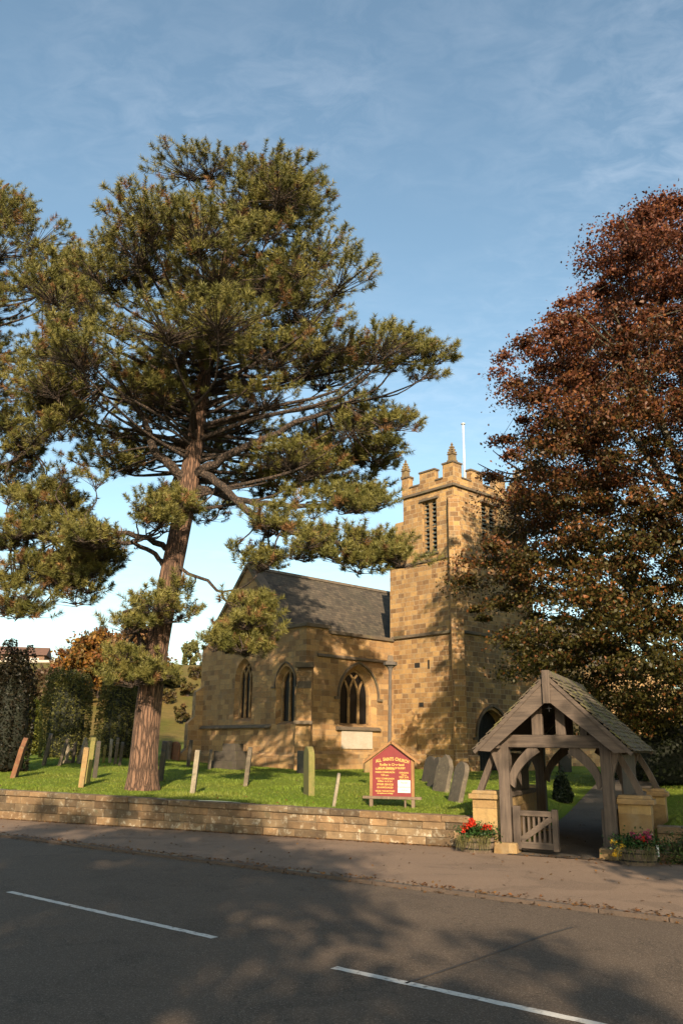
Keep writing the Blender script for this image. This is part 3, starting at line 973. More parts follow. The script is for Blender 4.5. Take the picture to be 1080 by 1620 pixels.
def arch(cx, z0, zs, half, apex, n=10):
    """pointed arch opening, list of (u, z) counter-clockwise from lower left"""
    h = apex - zs
    # two arcs: centre offset so that the arcs meet at the apex
    rad = (half * half + h * h) / (2 * half)
    pts = [(cx - half, z0), (cx + half, z0)]
    cr = cx + half - rad
    a1 = math.atan2(h, cx - cr)
    for i in range(n + 1):
        a = a1 * i / n
        pts.append((cr + rad * math.cos(a), zs + rad * math.sin(a)))
    cl = cx - half + rad
    for i in range(n - 1, -1, -1):
        a = a1 * i / n
        pts.append((cl - rad * math.cos(a), zs + rad * math.sin(a)))
    return pts

def panel(mb, o, ud, nd, outer, holes, depth, splay=0.0, back=None):
    """wall face with openings: o origin, ud along, nd outward; holes get reveals of the given depth"""
    o, ud, nd = Vector(o), Vector(ud), Vector(nd)
    P = lambda u, z, d=0: o + ud * u + Vector((0, 0, z)) + nd * d
    loops = [[Vector((u, z, 0)) for u, z in outer]] + [[Vector((u, z, 0)) for u, z in h] for h in holes]
    flat = [p for lp in loops for p in lp]
    for t in tessellate_polygon(loops):
        a, b, c = [flat[i] for i in t]
        pts = [P(a.x, a.y), P(b.x, b.y), P(c.x, c.y)]
        if (pts[1] - pts[0]).cross(pts[2] - pts[0]).dot(nd) < 0: pts = pts[::-1]; a, c = c, a
        mb.face(pts, [(p.x, p.y) for p in (a, b, c)])
    for h in holes:
        cx = sum(u for u, z in h) / len(h); z0 = min(z for u, z in h); zc = (z0 + max(z for u, z in h)) / 2
        inner = [(cx + (u - cx) * (1 - splay), zc + (z - zc) * (1 - splay * 0.6)) for u, z in h]
        k = len(h); s = 0
        for i in range(k):
            j = (i + 1) % k
            L_ = math.hypot(h[j][0] - h[i][0], h[j][1] - h[i][1])
            mb.face([P(*h[j]), P(*h[i]), P(*inner[i], -depth), P(*inner[j], -depth)], [(s + L_, 0), (s, 0), (s, depth), (s + L_, depth)])
            s += L_
    return [[(cx_, z_) for cx_, z_ in h] for h in holes]

def inset(h, splay):
    cx = sum(u for u, z in h) / len(h); z0 = min(z for u, z in h); zc = (z0 + max(z for u, z in h)) / 2
    return [(cx + (u - cx) * (1 - splay), zc + (z - zc) * (1 - splay * 0.6)) for u, z in h]

def window(parent, o, ud, nd, h, depth, lights, name='window', tracery=True, bar_w=0.09):
    """glass in the bottom of a recess, stone mullions with intersecting tracery"""
    o, ud, nd = Vector(o), Vector(ud), Vector(nd)
    P = lambda u, z, d: o + ud * u + Vector((0, 0, z)) + nd * d
    mb = MB()
    mb.prism([P(u, z, -depth) for u, z in h], nd * -0.05)
    g = mb.build(name, M['glass'], parent)
    u0, u1 = min(u for u, z in h), max(u for u, z in h)
    z0, za = min(z for u, z in h), max(z for u, z in h)
    cx = (u0 + u1) / 2; half = (u1 - u0) / 2
    zs = [z for u, z in h if abs(u - u1) < 1e-4][-1]
    mb = MB()
    dz = -depth + 0.04
    hh = za - zs; rad = (half * half + hh * hh) / (2 * half)
    # outer frame
    for i in range(1, len(h)):
        a, b = h[i], h[(i + 1) % len(h)]
        mb.bar(P(*a, dz), P(*b, dz), 0.12, bar_w, nd)
    for k in range(1, lights):
        um = u0 + 2 * half * k / lights
        mb.bar(P(um, z0, dz), P(um, zs, dz), 0.12, bar_w, nd)
        if tracery:
            for sgn in (-1, 1):
                # arc of the same radius springing from the mullion, clipped to the opening
                prev = (um, zs)
                for i in range(1, 13):
                    a = i / 12 * math.acos(max(-1, 1 - half / rad)) * 1.0
                    u = um + sgn * rad * (1 - math.cos(a)); z = zs + rad * math.sin(a)
                    dl = math.hypot(u - (u1 - rad), z - zs); dr = math.hypot(u - (u0 + rad), z - zs)
                    if dl > rad or dr > rad: break
                    mb.bar(P(*prev, dz), P(u, z, dz), 0.10, bar_w * 0.8, nd)
                    prev = (u, z)
        else:
            mb.bar(P(um, zs, dz), P(um, za - 0.05, dz), 0.12, bar_w, nd)
    mb.build('tracery', M['dress'], g)
    # leading
    mb = MB()
    k = 0
    return g

def hood(parent, o, ud, nd, cx, zs, half, apex, w=0.11, proj=0.10):
    o, ud, nd = Vector(o), Vector(ud), Vector(nd)
    P = lambda u, z, d: o + ud * u + Vector((0, 0, z)) + nd * d
    h = arch(cx, zs - 0.05, zs, half, apex)[1:]
    pts = [h[0]] + h[1:] + [(cx - half, zs - 0.05)]
    mb = MB()
    for a, b in zip(pts[:-1], pts[1:]):
        if math.hypot(a[0] - b[0], a[1] - b[1]) > 1e-4:
            mb.bar(P(*a, proj / 2), P(*b, proj / 2), proj, w, nd)
    for sg in (-1, 1):
        u = cx + sg * (half + 0.08)
        mb.bar(P(u - .16, zs - 0.06, proj / 2), P(u + .16, zs - 0.06, proj / 2), 0.13, proj + .02)
    return mb.build('hood_mould', M['weather'], parent)

EX, SX = Vector((0, 1, 0)), Vector((1, 0, 0))
EN, SN = Vector((-1, 0, 0)), Vector((0, -1, 0))
CW = 9.3            # width of the east end
GA, GZ, GH = 5.15, 10.6, 3.65    # gable apex y, z; half span
EZ = 6.6
# chancel walls
mb = MB()
sw = arch(3.53, 2.0, 3.5, 1.33, 5.12)
panel(mb, (0, 0, 0), SX, SN, [(0, -1), (6.1, -1), (6.1, EZ), (1.45, EZ), (1.45, EZ + .22), (0, EZ + .22)], [sw], 0.42, 0.24)
lw = arch(1.55, 2.1, 4.0, 0.74, 4.98)
ew = arch(5.15, 2.3, 4.5, 0.80, 5.6)
gz = lambda y: GZ - abs(y - GA) * (GZ - EZ) / GH
panel(mb, (0, 0, 0), EX, EN, [(0, -1), (CW, -1), (CW, EZ - .1), (GA + GH, EZ), (GA, GZ), (GA - GH, EZ + .05), (GA - GH, EZ + .22), (0, EZ + .22)][:5] + [(GA - GH + .12, EZ + .22), (0, EZ + .22)], [lw, ew], 0.36, 0.2)
# parapet backs
mb.box(0.02, 1.43, 0.02, 0.5, EZ - 1, EZ + .2)
mb.box(0.02, 0.5, 0.5, 1.4, EZ - 1, EZ + .2)
mb.face([(0, CW, -1), (14, CW, -1), (14, CW, EZ - .1), (0, CW, EZ - .1)])
mb.face([(0.01, 0.01, EZ - .3), (6.1, 0.01, EZ - .3), (6.1, 2.2, EZ - .3), (0.01, 2.2, EZ - .3)])
chancel = mb.build('chancel_wall', M['ashlar'], church)
swi = inset(sw, 0.24); lwi = inset(lw, 0.2); ewi = inset(ew, 0.2)
win = window(church, (0, 0, 0), SX, SN, swi, 0.42, 3)
win['label'] = 'three light pointed window with intersecting tracery'
win = window(church, (0, 0, 0), EX, EN, lwi, 0.36, 2, tracery=False)
win['label'] = 'narrow two light lancet window in the east wall'
win = window(church, (0, 0, 0), EX, EN, ewi, 0.36, 3)
win['label'] = 'tall east window behind the hanging pine bough'
hood(church, (0, 0, 0), SX, SN, 3.53, 3.5, 1.42, 5.28)
hood(church, (0, 0, 0), EX, EN, 1.55, 4.0, 0.86, 5.16, 0.07, 0.06)
# copings, strings, plinth
mb = MB()
mb.box(-0.12, 1.55, -0.12, 0.5, EZ + .22, EZ + .40)
mb.box(-0.12, 0.45, 0.5, 1.6, EZ + .22, EZ + .40)
mb.box(1.55, 6.1, -0.12, 0.45, EZ - .02, EZ + .16)
for sg in (-1, 1):
    a = Vector((0.18, GA + sg * (GH + .05), EZ + .12)); b = Vector((0.18, GA, GZ + .14))
    mb.bar(a, b, 0.62, 0.2, (1, 0, 0) if 0 else (0, 0, 1))
mb.build('coping', M['weather'], church, bevel=0.02)
mb = MB()
mb.prism([(0.72, -0.001, 5.38), (0.72, -0.12, 5.40), (0.72, -0.12, 5.46), (0.72, -0.001, 5.56)], (5.38, 0, 0))
mb.build('string_course', M['weather'], church); mb = MB()
mb.prism([(-0.001, 2.6, 1.95), (-0.14, 2.6, 1.95), (-0.14, 2.6, 2.0), (-0.001, 2.6, 2.12)], (0, 6.7, 0))
mb.build('string_course', M['weather'], church); mb = MB()
mb.prism([(2.0, -0.001, 1.86), (2.0, -0.16, 1.88), (2.0, -0.16, 1.94), (2.0, -0.001, 2.06)], (3.05, 0, 0))
mb.build('string_course', M['weather'], church)
mb = MB()
mb.prism([(0.3, 0.0, -1), (0.3, -0.16, -1), (0.3, -0.16, 0.72), (0.3, 0, 0.86)], (5.8, 0, 0))
mb.build('plinth', M['ashlar'], church); mb = MB()
mb.prism([(0.0, 0.3, -1), (-0.16, 0.3, -1), (-0.16, 0.3, 0.62), (0, 0.3, 0.76)], (0, 9.0, 0))
mb.build('plinth', M['ashlar'], church)
# diagonal buttress at the corner, stepped buttress at the far corner
def buttress(mb, c, ang, w, stages, cap=0.35):
    """stages: (z0, z1, projection)"""
    Mx = Matrix.Translation(c) @ Matrix.Rotation(ang, 4, 'Z')
    for i, (z0, z1, p) in enumerate(stages):
        nxt = stages[i + 1][2] if i + 1 < len(stages) else 0.02
        sl = min(cap, (p - nxt) * 1.6 + 0.02)
        pts = [Vector((-0.25, -w / 2, z0)), Vector((p, -w / 2, z0)), Vector((p, -w / 2, z1 - sl)), Vector((max(nxt, 0.02), -w / 2, z1)), Vector((-0.25, -w / 2, z1))]
        e = Mx.to_3x3() @ Vector((0, w, 0))
        mb.prism([Mx @ q for q in pts], e)
mb = MB()
buttress(mb, (0, 0, 0), R(225), 0.72, [(-1, 0.8, 0.95), (0.8, 2.15, 0.8), (2.15, 4.9, 0.62)])
mb.build('buttress', M['ashlar'], church); mb = MB()
buttress(mb, (0.2, CW, 0), R(160), 0.8, [(-1, 0.9, 1.2), (0.9, 2.6, 0.85), (2.6, 4.3, 0.5)])
mb.build('buttress', M['ashlar'], church)
mb = MB()
Mx = Matrix.Rotation(R(225), 4, 'Z')
mb.box(0.55, 0.9, -0.43, 0.43, 2.08, 2.24, 1, Mx)
mb.build('weathering_or_recess', M['weather'], church); mb = MB()
mb.box(0.30, 0.72, -0.43, 0.43, 4.75, 4.98, 1, Mx)
mb.build('weathering_or_recess', M['weather'], church); mb = MB()
mb.box(0.61, 0.66, -0.33, 0.33, 3.75, 4.08, 1, Mx)  # raised slab, its dark colour standing in for a recessed panel's shade
mb.build('weathering_or_recess', M['weather'], church)
mb = MB(); mb.box(2.38, 4.5, -0.06, 0.02, 0.98, 1.86)
mb.build('plaque', M['plaque'], church, bevel=0.01)
# roofs
def roof(x0, x1, name):
    mb = MB()
    th = 0.12
    k = (GZ - EZ) / GH
    for sg in (-1, 1):
        ye = GA + sg * (GH + 0.25)
        ze = GZ - k * (GH + 0.25)
        mb.prism([(x0, GA, GZ), (x0, ye, ze), (x0, ye, ze - th), (x0, GA, GZ - th)], (x1 - x0, 0, 0))
    return mb.build(name, M['slate'], church)
rf = roof(0.28, 12.5, 'chancel_roof')
mb = MB()
x = 0.3
while x < 36:
    mb.prism([(x, GA - .16, GZ - .1), (x, GA, GZ + .09), (x, GA + .16, GZ - .1)], (0.43, 0, 0)); x += 0.45
mb.build('ridge_tile', M['weather'], rf)
rf2 = roof(12.52, 37, 'nave_roof')
mb = MB()
nw = [arch(16 + 4.6 * i, 2.0, 3.6, 1.0, 5.0) for i in range(4)]
panel(mb, (0, 0, 0), SX, SN, [(12.1, -1), (37, -1), (37, EZ), (12.1, EZ)], nw, 0.4, 0.2)
mb.face([(37, 0, -1), (37, CW, -1), (37, CW, EZ), (37, GA, GZ), (37, 0.4, EZ), (37, 0, EZ)])
mb.face([(14, CW, -1), (37, CW, -1), (37, CW, EZ), (14, CW, EZ)])
mb.build('nave_wall', M['ashlar'], church)
for h in nw:
    window(church, (0, 0, 0), SX, SN, inset(h, 0.2), 0.4, 2)

# ---- tower
TX0, TX1, TY0, TY1 = 6.1, 12.1, -4.5, -0.85
tower = MB()
Z1, Z2, Z3, Z4, Z5 = 6.85, 10.75, 14.5, 15.0, 15.65
bE = arch(-2.78, 11.1, 13.55, 0.50, 14.0)
bE = [(-3.30, 11.1), (-2.26, 11.1), (-2.26, 14.0), (-3.30, 14.0)]
bS = [(8.42, 11.1), (9.80, 11.1), (9.80, 14.0), (8.42, 14.0)]
door = arch(8.65, -0.6, 1.6, 1.2, 3.0)
panel(tower, (TX0, 0, 0), EX, EN, [(TY0, -1), (0.0, -1), (0.0, Z1), (TY1, Z1), (TY1, Z3), (TY0, Z3)], [bE], 0.35, 0.0)
panel(tower, (0, TY0, 0), SX, SN, [(TX0, -1), (TX1, -1), (TX1, Z3), (TX0, Z3)], [bS, door], 0.5, 0.0)
tower.face([(TX0, TY1, 0), (TX1, TY1, 0), (TX1, TY1, Z3), (TX0, TY1, Z3)][::-1])
tower.face([(TX1, TY0, -1), (TX1, 0, -1), (TX1, 0, Z1), (TX1, TY1, Z1), (TX1, TY1, Z3), (TX1, TY0, Z3)])
tower.face([(TX0, TY0, Z3), (TX1, TY0, Z3), (TX1, TY1, Z3), (TX0, TY1, Z3)])
tower.box(TX0 + .002, TX0 + 1, TY1 - .1, 0.22, 6.5, Z2)
tower.box(TX0 + .012, TX0 + .9, TY1 - .1, -0.2, Z2, 13.2, 1)
tower.box(TX0 + .002, TX1, TY1 - .02, -0.003, Z1 - .6, Z1 + .3)
tw = tower.build('tower', M['tower'], church)
# parapet with merlons
mb = MB()
T = 0.32
def par(x0, x1, y0, y1, zt): mb.box(x0, x1, y0, y1, Z3 + .1, zt)
e = 0.05
par(TX0 - e, TX1 + e, TY0 - e, TY0 - e + T, Z4)
par(TX0 - e, TX1 + e, TY1 + e - T, TY1 + e, Z4)
par(TX0 - e, TX0 - e + T, TY0 - e + T, TY1 + e - T, Z4)
par(TX1 + e - T, TX1 + e, TY0 - e + T, TY1 + e - T, Z4)
par_o = mb.build('parapet', M['tower'], tw)
def merlon(x0, x1, y0, y1, zt=Z5):
    m_ = MB(); m_.box(x0, x1, y0, y1, Z4, zt); m_.build('merlon', M['tower'], tw)
    m_ = MB(); m_.box(x0 - .05, x1 + .05, y0 - .05, y1 + .05, zt, zt + .1); m_.build('coping', M['weather'], tw, bevel=.015)
yE0, yE1 = TX0 - e, TX0 - e + T
for (a, b) in ((-3.3 + .05, -2.15),):
    merlon(yE0, yE1, a, b)
    merlon(TX1 + e - T, TX1 + e, a, b)
for (a, b) in ((7.55, 8.55), (9.6, 10.6)):
    merlon(a, b, TY0 - e, TY0 - e + T); merlon(a, b, TY1 + e - T, TY1 + e)
# corner merlons
for cx_, sx_ in ((TX0 - e, 1), (TX1 + e, -1)):
    for cy_, sy_ in ((TY0 - e, 1), (TY1 + e, -1)):
        big = 0.72 if sy_ == 1 else 0.55
        xa, xb = sorted((cx_, cx_ + sx_ * big)); ya, yb = sorted((cy_, cy_ + sy_ * T))
        merlon(xa, xb, ya, yb, Z5 + .12 if sy_ == 1 else Z5)
        xa, xb = sorted((cx_, cx_ + sx_ * T)); ya, yb = sorted((cy_ + sy_ * T, cy_ + sy_ * big))
        merlon(xa, xb, ya, yb, Z5 + .12 if sy_ == 1 else Z5)
# crenel copings
for (x0, x1) in ((6.7, 7.55), (8.55, 9.6), (10.6, 11.5)):
    m_ = MB(); m_.box(x0, x1, TY0 - e - .05, TY0 - e + T + .05, Z4, Z4 + .09); m_.build('coping', M['weather'], tw, bevel=.015)
for (y0, y1) in ((-3.85, -3.3), (-2.1, -1.4)):
    m_ = MB(); m_.box(TX0 - e - .05, TX0 - e + T + .05, y0, y1, Z4, Z4 + .09); m_.build('coping', M['weather'], tw, bevel=.015)
def ring(z, h, p, name='string_course'):
    mb = MB()
    x0, x1, y0, y1 = TX0, TX1, TY0, TY1
    for (a, b, c, d) in ((x0 - p, x1 + p, y0 - p, y0), (x0 - p, x0, y0, y1 + (0.85 if z < 8 else 0.1)), (x1, x1 + p, y0, y1)):
        mb.box(a, b, c, d, z - h, z)
    return mb.build(name, M['weather'], tw, bevel=0.03)
ring(Z1, 0.16, 0.12); ring(Z2, 0.14, 0.09); ring(Z3 + .12, 0.16, 0.12); 
mb = MB()
for (a, b, c, d) in ((TX0 - .16, TX1 + .16, TY0 - .16, TY0), (TX0 - .16, TX0, TY0, -0.17)):
    for (p_, q_) in (((TX0 - .16, 7.43), (9.87, TX1 + .16)) if c < -4.5 else ((a, b),)):
        mb = MB(); mb.box(p_, q_, c, d, -1, 0.75); mb.build('plinth', M['tower'], tw, bevel=0.06)
mb = MB()
buttress(mb, (TX0 + .06, TY0 + .06, 0), R(225), 0.62, [(-1, 0.9, 0.85), (0.9, 4.2, 0.66), (4.2, Z1 + .1, 0.52), (Z1 + .1, Z2 - .1, 0.40), (Z2 - .1, 13.9, 0.26)])
mb.build('buttress', M['tower'], tw); mb = MB()
buttress(mb, (TX1 - .06, TY0 + .06, 0), R(-45), 0.62, [(-1, 0.9, 0.85), (0.9, 4.2, 0.66), (4.2, Z1 + .1, 0.52), (Z1 + .1, Z2 - .1, 0.40), (Z2 - .1, 13.9, 0.26)])
mb.build('buttress', M['tower'], tw)
def belfry(o, ud, nd, h, depth):
    o, ud, nd = Vector(o), Vector(ud), Vector(nd)
    P = lambda u, z, d: o + ud * u + Vector((0, 0, z)) + nd * d
    u0, u1 = h[0][0], h[1][0]; z0, z1 = h[0][1], h[2][1]
    mb = MB(); mb.prism([P(u, z, -depth) for u, z in h], nd * -0.05)
    g = mb.build('belfry_window', M['dark'], tw)
    mb = MB()
    um = (u0 + u1) / 2; wl = (u1 - u0)
    mb.bar(P(um, z0, -.18), P(um, z1, -.18), 0.2, 0.15, nd)
    for u in (u0 + .045, u1 - .045): mb.bar(P(u, z0, -.18), P(u, z1, -.18), 0.2, 0.09, nd)
    zm = (z0 + z1) / 2
    mb.bar(P(u0, zm - .0, -.2), P(u1, zm, -.2), 0.10, 0.10, nd)
    for a, b in ((u0, um), (um, u1)):
        c = (a + b) / 2
        for s in (-1, 1):
            for zt in (z1,):
                mb.prism([P(c + s * (b - a) / 2, zt, -.1), P(c, zt, -.1), P(c + s * (b - a) * .22, zt - .13, -.1), P(c + s * (b - a) / 2, zt - .4, -.1)], nd * -.16)
    mb.build('mullion', M['dress'], g)
    mb = MB()
    z = z0 + .1
    while z < z1 - .12:
        for a, b in ((u0 + .06, um - .075), (um + .075, u1 - .06)):
            q = [P(a, z, -.12), P(a, z + .03, -.12), P(a, z + .20, -.32), P(a, z + .17, -.32)]
            mb.prism(q, ud * (b - a))
        z += 0.235
    mb.build('louvre', M['louvre'], g)
    mb = MB()
    mb.bar(P(u0 - .15, z1 + .08, .04), P(u1 + .15, z1 + .08, .04), 0.12, 0.12, nd)
    mb.build('label_mould', M['weather'], g); mb = MB()
    mb.bar(P(u0 - .12, z0 - .06, .04), P(u1 + .12, z0 - .06, .04), 0.12, 0.12, nd)
    mb.build('sill', M['weather'], g)
belfry((TX0, 0, 0), EX, EN, bE, 0.34)
belfry((0, TY0, 0), SX, SN, bS, 0.48)
def pinnacle(c):
    mb = MB()
    x, y, z = c
    zb0 = z
    mb.box(x - .24, x + .24, y - .24, y + .24, z, z + .12)
    mb.box(x - .19, x + .19, y - .19, y + .19, z + .12, z + .55, 0.95)
    mb.box(x - .23, x + .23, y - .23, y + .23, z + .55, z + .62)
    # spirelet with crockets
    mb.box(x - .18, x + .18, y - .18, y + .18, z + .62, z + 1.30, 0.22)
    for k in range(3):
        zz = z + .70 + k * .2; r = .17 * (1 - k * .26)
        for sx_, sy_ in ((1, 1), (1, -1), (-1, 1), (-1, -1)):
            mb.box(x + sx_ * r - .05, x + sx_ * r + .05, y + sy_ * r - .05, y + sy_ * r + .05, zz, zz + .11, 0.5)
    mb.lathe([(0.03, 0), (0.085, .05), (0.09, .09), (0.03, .14), (0.055, .19), (0.01, .24)], (x, y, z + 1.28), 8)
    mb.v = [(x + (a - x) * .86, y + (b - y) * .86, zb0 + (c_ - zb0) * .74) for a, b, c_ in mb.v]
    mb.build('pinnacle', M['pinnacle'], tw)
for cx_, cy_, zz in ((TX0 + .12, TY0 + .12, Z5 + .2), (TX0 + .12, TY1 - .1, Z5 + .08), (TX1 - .12, TY0 + .12, Z5 + .2), (TX1 - .12, TY1 - .1, Z5 + .08)):
    pinnacle((cx_, cy_, zz))
# porch doorway: dark inside with an iron grille, moulded arch
mb = MB(); mb.prism([(u, TY0 + .5, z) for u, z in door], (0, .05, 0))
dr = mb.build('doorway', M['dark'], tw)
mb = MB()
for i in range(11):
    u = 8.65 - 1.1 + 2.2 * i / 10
    mb.tube([(u, TY0 + .38, -.6), (u, TY0 + .38, 1.55 + 1.2 * (1 - abs(u - 8.65) / 1.2))], 0.018, 6)
for z in (0.1, 1.2): mb.bar((7.5, TY0 + .38, z), (9.8, TY0 + .38, z), .02, .05)
mb.build('iron_grille', M['iron'], dr)
hood(tw, (0, TY0, 0), SX, SN, 8.65, 1.6, 1.33, 3.2, 0.16, 0.10)
mb = MB()
mb.prism([(TX0 - .06, -0.9, -0.5), (TX0 - .06, -1.7, -0.5), (TX0 - .06, -1.7, 2.7), (TX0 - .06, -1.3, 2.95), (TX0 - .06, -.9, 2.7)], (.055, 0, 0))
mb.build('blocked_doorway', M['ashlar'], tw, bevel=.02)
mb = MB()
for (y, z, w, h) in ((-2.55, 5.0, .12, .45), (-2.0, 3.1, .3, .22), (-1.75, 5.1, .35, .25)):
    mb = MB(); mb.box(TX0 - .012, TX0 + .05, y - w / 2, y + w / 2, z, z + h); mb.build('slit', M['dark'], tw)
# flagpole
fp = Vector((KX, KY, KZ)) + Matrix.Rotation(CA, 3, 'Z') @ Vector((9.42, -2.6, Z3 + .02))
fl = thing('flagpole', 'slim white flagpole standing on the tower roof', 'flagpole', fp)
mb = MB(); mb.tube([(0, 0, 0), (0, 0, 4.9)], [0.075, 0.055], 10); mb.build('pole', M['white'], fl, True)
mb = MB(); mb.lathe([(0.03, 0), (0.13, .02), (0.13, .06), (0.02, .1)], (0, 0, 4.9), 10); mb.build('finial', M['white'], fl)

# ------------------------------------------------------------------ lychgate
lg = thing('lychgate', 'weathered oak lychgate with mossy stone tiled gabled roof', 'lychgate', LO, WA)
def P3(x, y, z): return Vector((x, y, z))
YB = 3.5
for y in (0, YB):
    for sx_ in (-1, 1):
        mb = MB(); mb.box(sx_ * 1.02 - .11, sx_ * 1.02 + .11, y - .11, y + .11, .2, 2.15)
        # jowl widening outward near the top
        mb.prism([(sx_ * 1.125, y - .10, 1.5), (sx_ * 1.30, y - .10, 2.0), (sx_ * 1.30, y - .10, 2.12), (sx_ * 1.125, y - .10, 2.12)], (0, .2, 0))
        mb.build('post', M['oak'], lg, bevel=.012)
        mb = MB(); mb.box(sx_ * 1.02 - .24, sx_ * 1.02 + .24, y - .24, y + .22, -.05, .205, .93)
        mb.build('pad_stone', M['pier'], lg, bevel=.02)
    mb = MB(); mb.bar((-1.06, y, 2.165), (1.06, y, 2.165), .2, .25); mb.build('tie_beam', M['oakx'], lg, bevel=.012)
    mb = MB()
    for x, w in ((-.30, .22), (.17, .19), (.62, .14)):
        zt = 3.23 - abs(x) * 1.0 - .1
        mb.box(x - w / 2, x + w / 2, y - .06, y + .06, 2.29, zt)
    mb.build('stud', M['oak'], lg, bevel=.008)
    mb = MB()
    for sx_ in (-1, 1):
        mb.bar((sx_ * 1.30, y, 2.05), (0, y, 3.30), .16, .16)
    mb.build('principal_rafter', M['oakx'], lg)
    # arched braces
    for sx_ in (-1, 1):
        mb = MB()
        inn, outr = [], []
        for i in range(9):
            a = i / 8
            x = 0.92 - 0.56 * a ** 1.35; z = 1.28 + 0.80 * a ** 0.72
            nx, nz = -0.8, -0.5 + .35 * a
            inn.append((x - .10 * (1 - .25 * a), z - .03 - .10 * a)); outr.append((x + .02, z + .06))
        pts = [(sx_ * x, y - .06, z) for x, z in outr] + [(sx_ * x, y - .06, z) for x, z in inn[::-1]]
        mb.prism(pts, (0, .12, 0))
        mb.build('arch_brace', M['oak'], lg)
        mb = MB()
        pts = resample([(sx_ * 1.60, y + .2, 1.16), (sx_ * 1.43, y + .18, 1.55), (sx_ * 1.22, y + .1, 1.95)], 5)
        for a, b in zip(pts[:-1], pts[1:]): mb.bar(a, b + (b - a) * .06, .12, .15, (0, 1, 0))
        mb.build('outer_brace', M['oak'], lg)
# dwarf side walls with piers and boarding
for sx_ in (-1, 1):
    mb = MB(); mb.box(sx_ * 1.14, sx_ * 1.34, .24, YB - .24, -.05, 1.02); mb.build('dwarf_wall', M['pier'], lg)
    mb = MB(); mb.box(sx_ * 1.10, sx_ * 1.40, .24, YB - .24, 1.02, 1.12); mb.build('dwarf_wall_cap', M['oakx'], lg, bevel=.02)
    mb = MB()
    n = 19
    rr = random.Random(4)
    for i in range(n):
        y0 = .5 + (YB - 1.0) * i / n
        mb.box(sx_ * 1.20, sx_ * 1.235, y0 + .004, y0 + (YB - 1.0) / n - .004, 1.12, 1.92 + rr.uniform(-.01, .01))
    mb.build('side_board', M['oak'], lg)
    mb = MB(); mb.bar((sx_ * 1.14, -.25, 2.09), (sx_ * 1.14, YB + .25, 2.09), .16, .14); mb.build('wall_plate', M['oakx'], lg)
    for y in (0, YB):
        mb = MB(); mb.box(sx_ * 1.15, sx_ * 1.76, y + .10, y + .50, -.05, 1.0); mb.build('pier', M['pier'], lg, bevel=.015)
        mb = MB(); mb.box(sx_ * 1.14, sx_ * 1.83, y + .04, y + .56, 1.0, 1.10); mb.box(sx_ * 1.14, sx_ * 1.78, y + .08, y + .52, 1.10, 1.17, .9)
        mb.build('pier_cap', M['pier' if sx_ < 0 else 'dress'], lg, bevel=.015)
# roof: courses of stone tiles, barge boards, ridge
ex, ez, ax_, az_ = 1.56, 1.97, 0.0, 3.48
sl = math.hypot(ex, az_ - ez)
YF, YK = -.34, YB + .40
for sx_ in (-1, 1):
    V, C = [], []
    rr = random.Random(60 + sx_)
    dx, dz = sx_ * ex / sl, (ez - az_) / sl           # down slope
    nx, nz = sx_ * (az_ - ez) / sl, ex / sl            # outward normal
    rows = 15
    mb = MB()
    for k in range(rows):
        s0, s1 = sl * k / rows, sl * (k + 1) / rows + .05
        rowj = rr.uniform(-.02, .02)
        y = YF
        while y < YK - .01:
            w = rr.uniform(.2, .38)
            if YK - (y + w) < .15: w = YK - y
            j = rr.uniform(0, .014)
            s1 = sl * (k + 1) / rows + .05 + (rowj + rr.uniform(-.025, .025) if k < rows - 1 else -.04)
            pts = [(dx * s0 + nx * (.03 + j), y + .003, az_ + dz * s0 + nz * (.03 + j)), (dx * s1 + nx * (.055 + j), y + .003, az_ + dz * s1 + nz * (.055 + j)),
                   (dx * s1 + nx * (.04 + j), y + .003, az_ + dz * s1 + nz * (.04 + j)), (dx * s0 + nx * (.0 + j), y + .003, az_ + dz * s0 + nz * (.0 + j))]
            mb.prism(pts, (0, w - .006, 0))
            y += w
    rp = mb.build('roof_slope', M['roofmoss'], lg)
    mb = MB()
    mb.prism([(0, YF + .02, az_ - .004), (dx * sl * .985, YF + .02, az_ + dz * sl * .985 - .004), (dx * sl * .985 - nx * .04, YF + .02, az_ + dz * sl * .985 - nz * .04), (0, YF + .02, az_ - .06)], (0, YK - YF - .04, 0))
    mb.build('roof_boarding', M['oakx'], lg)
    for y in (YF, YK):
        mb = MB()
        hw = .33
        d0 = .02
        q = [(sx_ * .0, az_ - .02), (dx * (sl - .0), az_ + dz * sl - .0), (dx * sl - sx_ * .34, az_ + dz * sl - .02), (0.0, az_ - .02 - .50)]
        mb.prism([(x, y - .03, z) for x, z in q], (0, .055, 0))
        mb.build('barge_board', M['oakx'], lg, bevel=.006)
        mb = MB()
        q = [(0, az_ + .005), (dx * (sl + .02), az_ + dz * (sl + .02) + .005), (dx * (sl + .02) - nx * .07, az_ + dz * (sl + .02) - nz * .07), (0, az_ - .10)]
        mb.prism([(x, y - .055, z) for x, z in q], (0, .022, 0))
        mb.build('barge_moulding', M['oakx'], lg)
mb = MB()
y = YF
while y < YK - .1:
    mb.prism([(-.15, y, az_ - .06), (-.05, y, az_ + .085), (.05, y, az_ + .085), (.15, y, az_ - .06)], (0, .42, 0)); y += .43
mb.build('ridge_tile', M['roofmoss'], lg)
mb = MB(); mb.box(-.075, .075, YF - .11, YF - .058, 2.90, az_ + .08); mb.build('finial_post', M['oak'], lg, bevel=.01)
mb = MB(); mb.tube([(0, YF + .1, 2.98), (0, YF + .1, 2.74)], .012, 6); mb.tube([(-.07, YF + .1, 2.81), (.07, YF + .1, 2.81)], .014, 6)
mb.build('lantern_hook', M['iron'], lg)
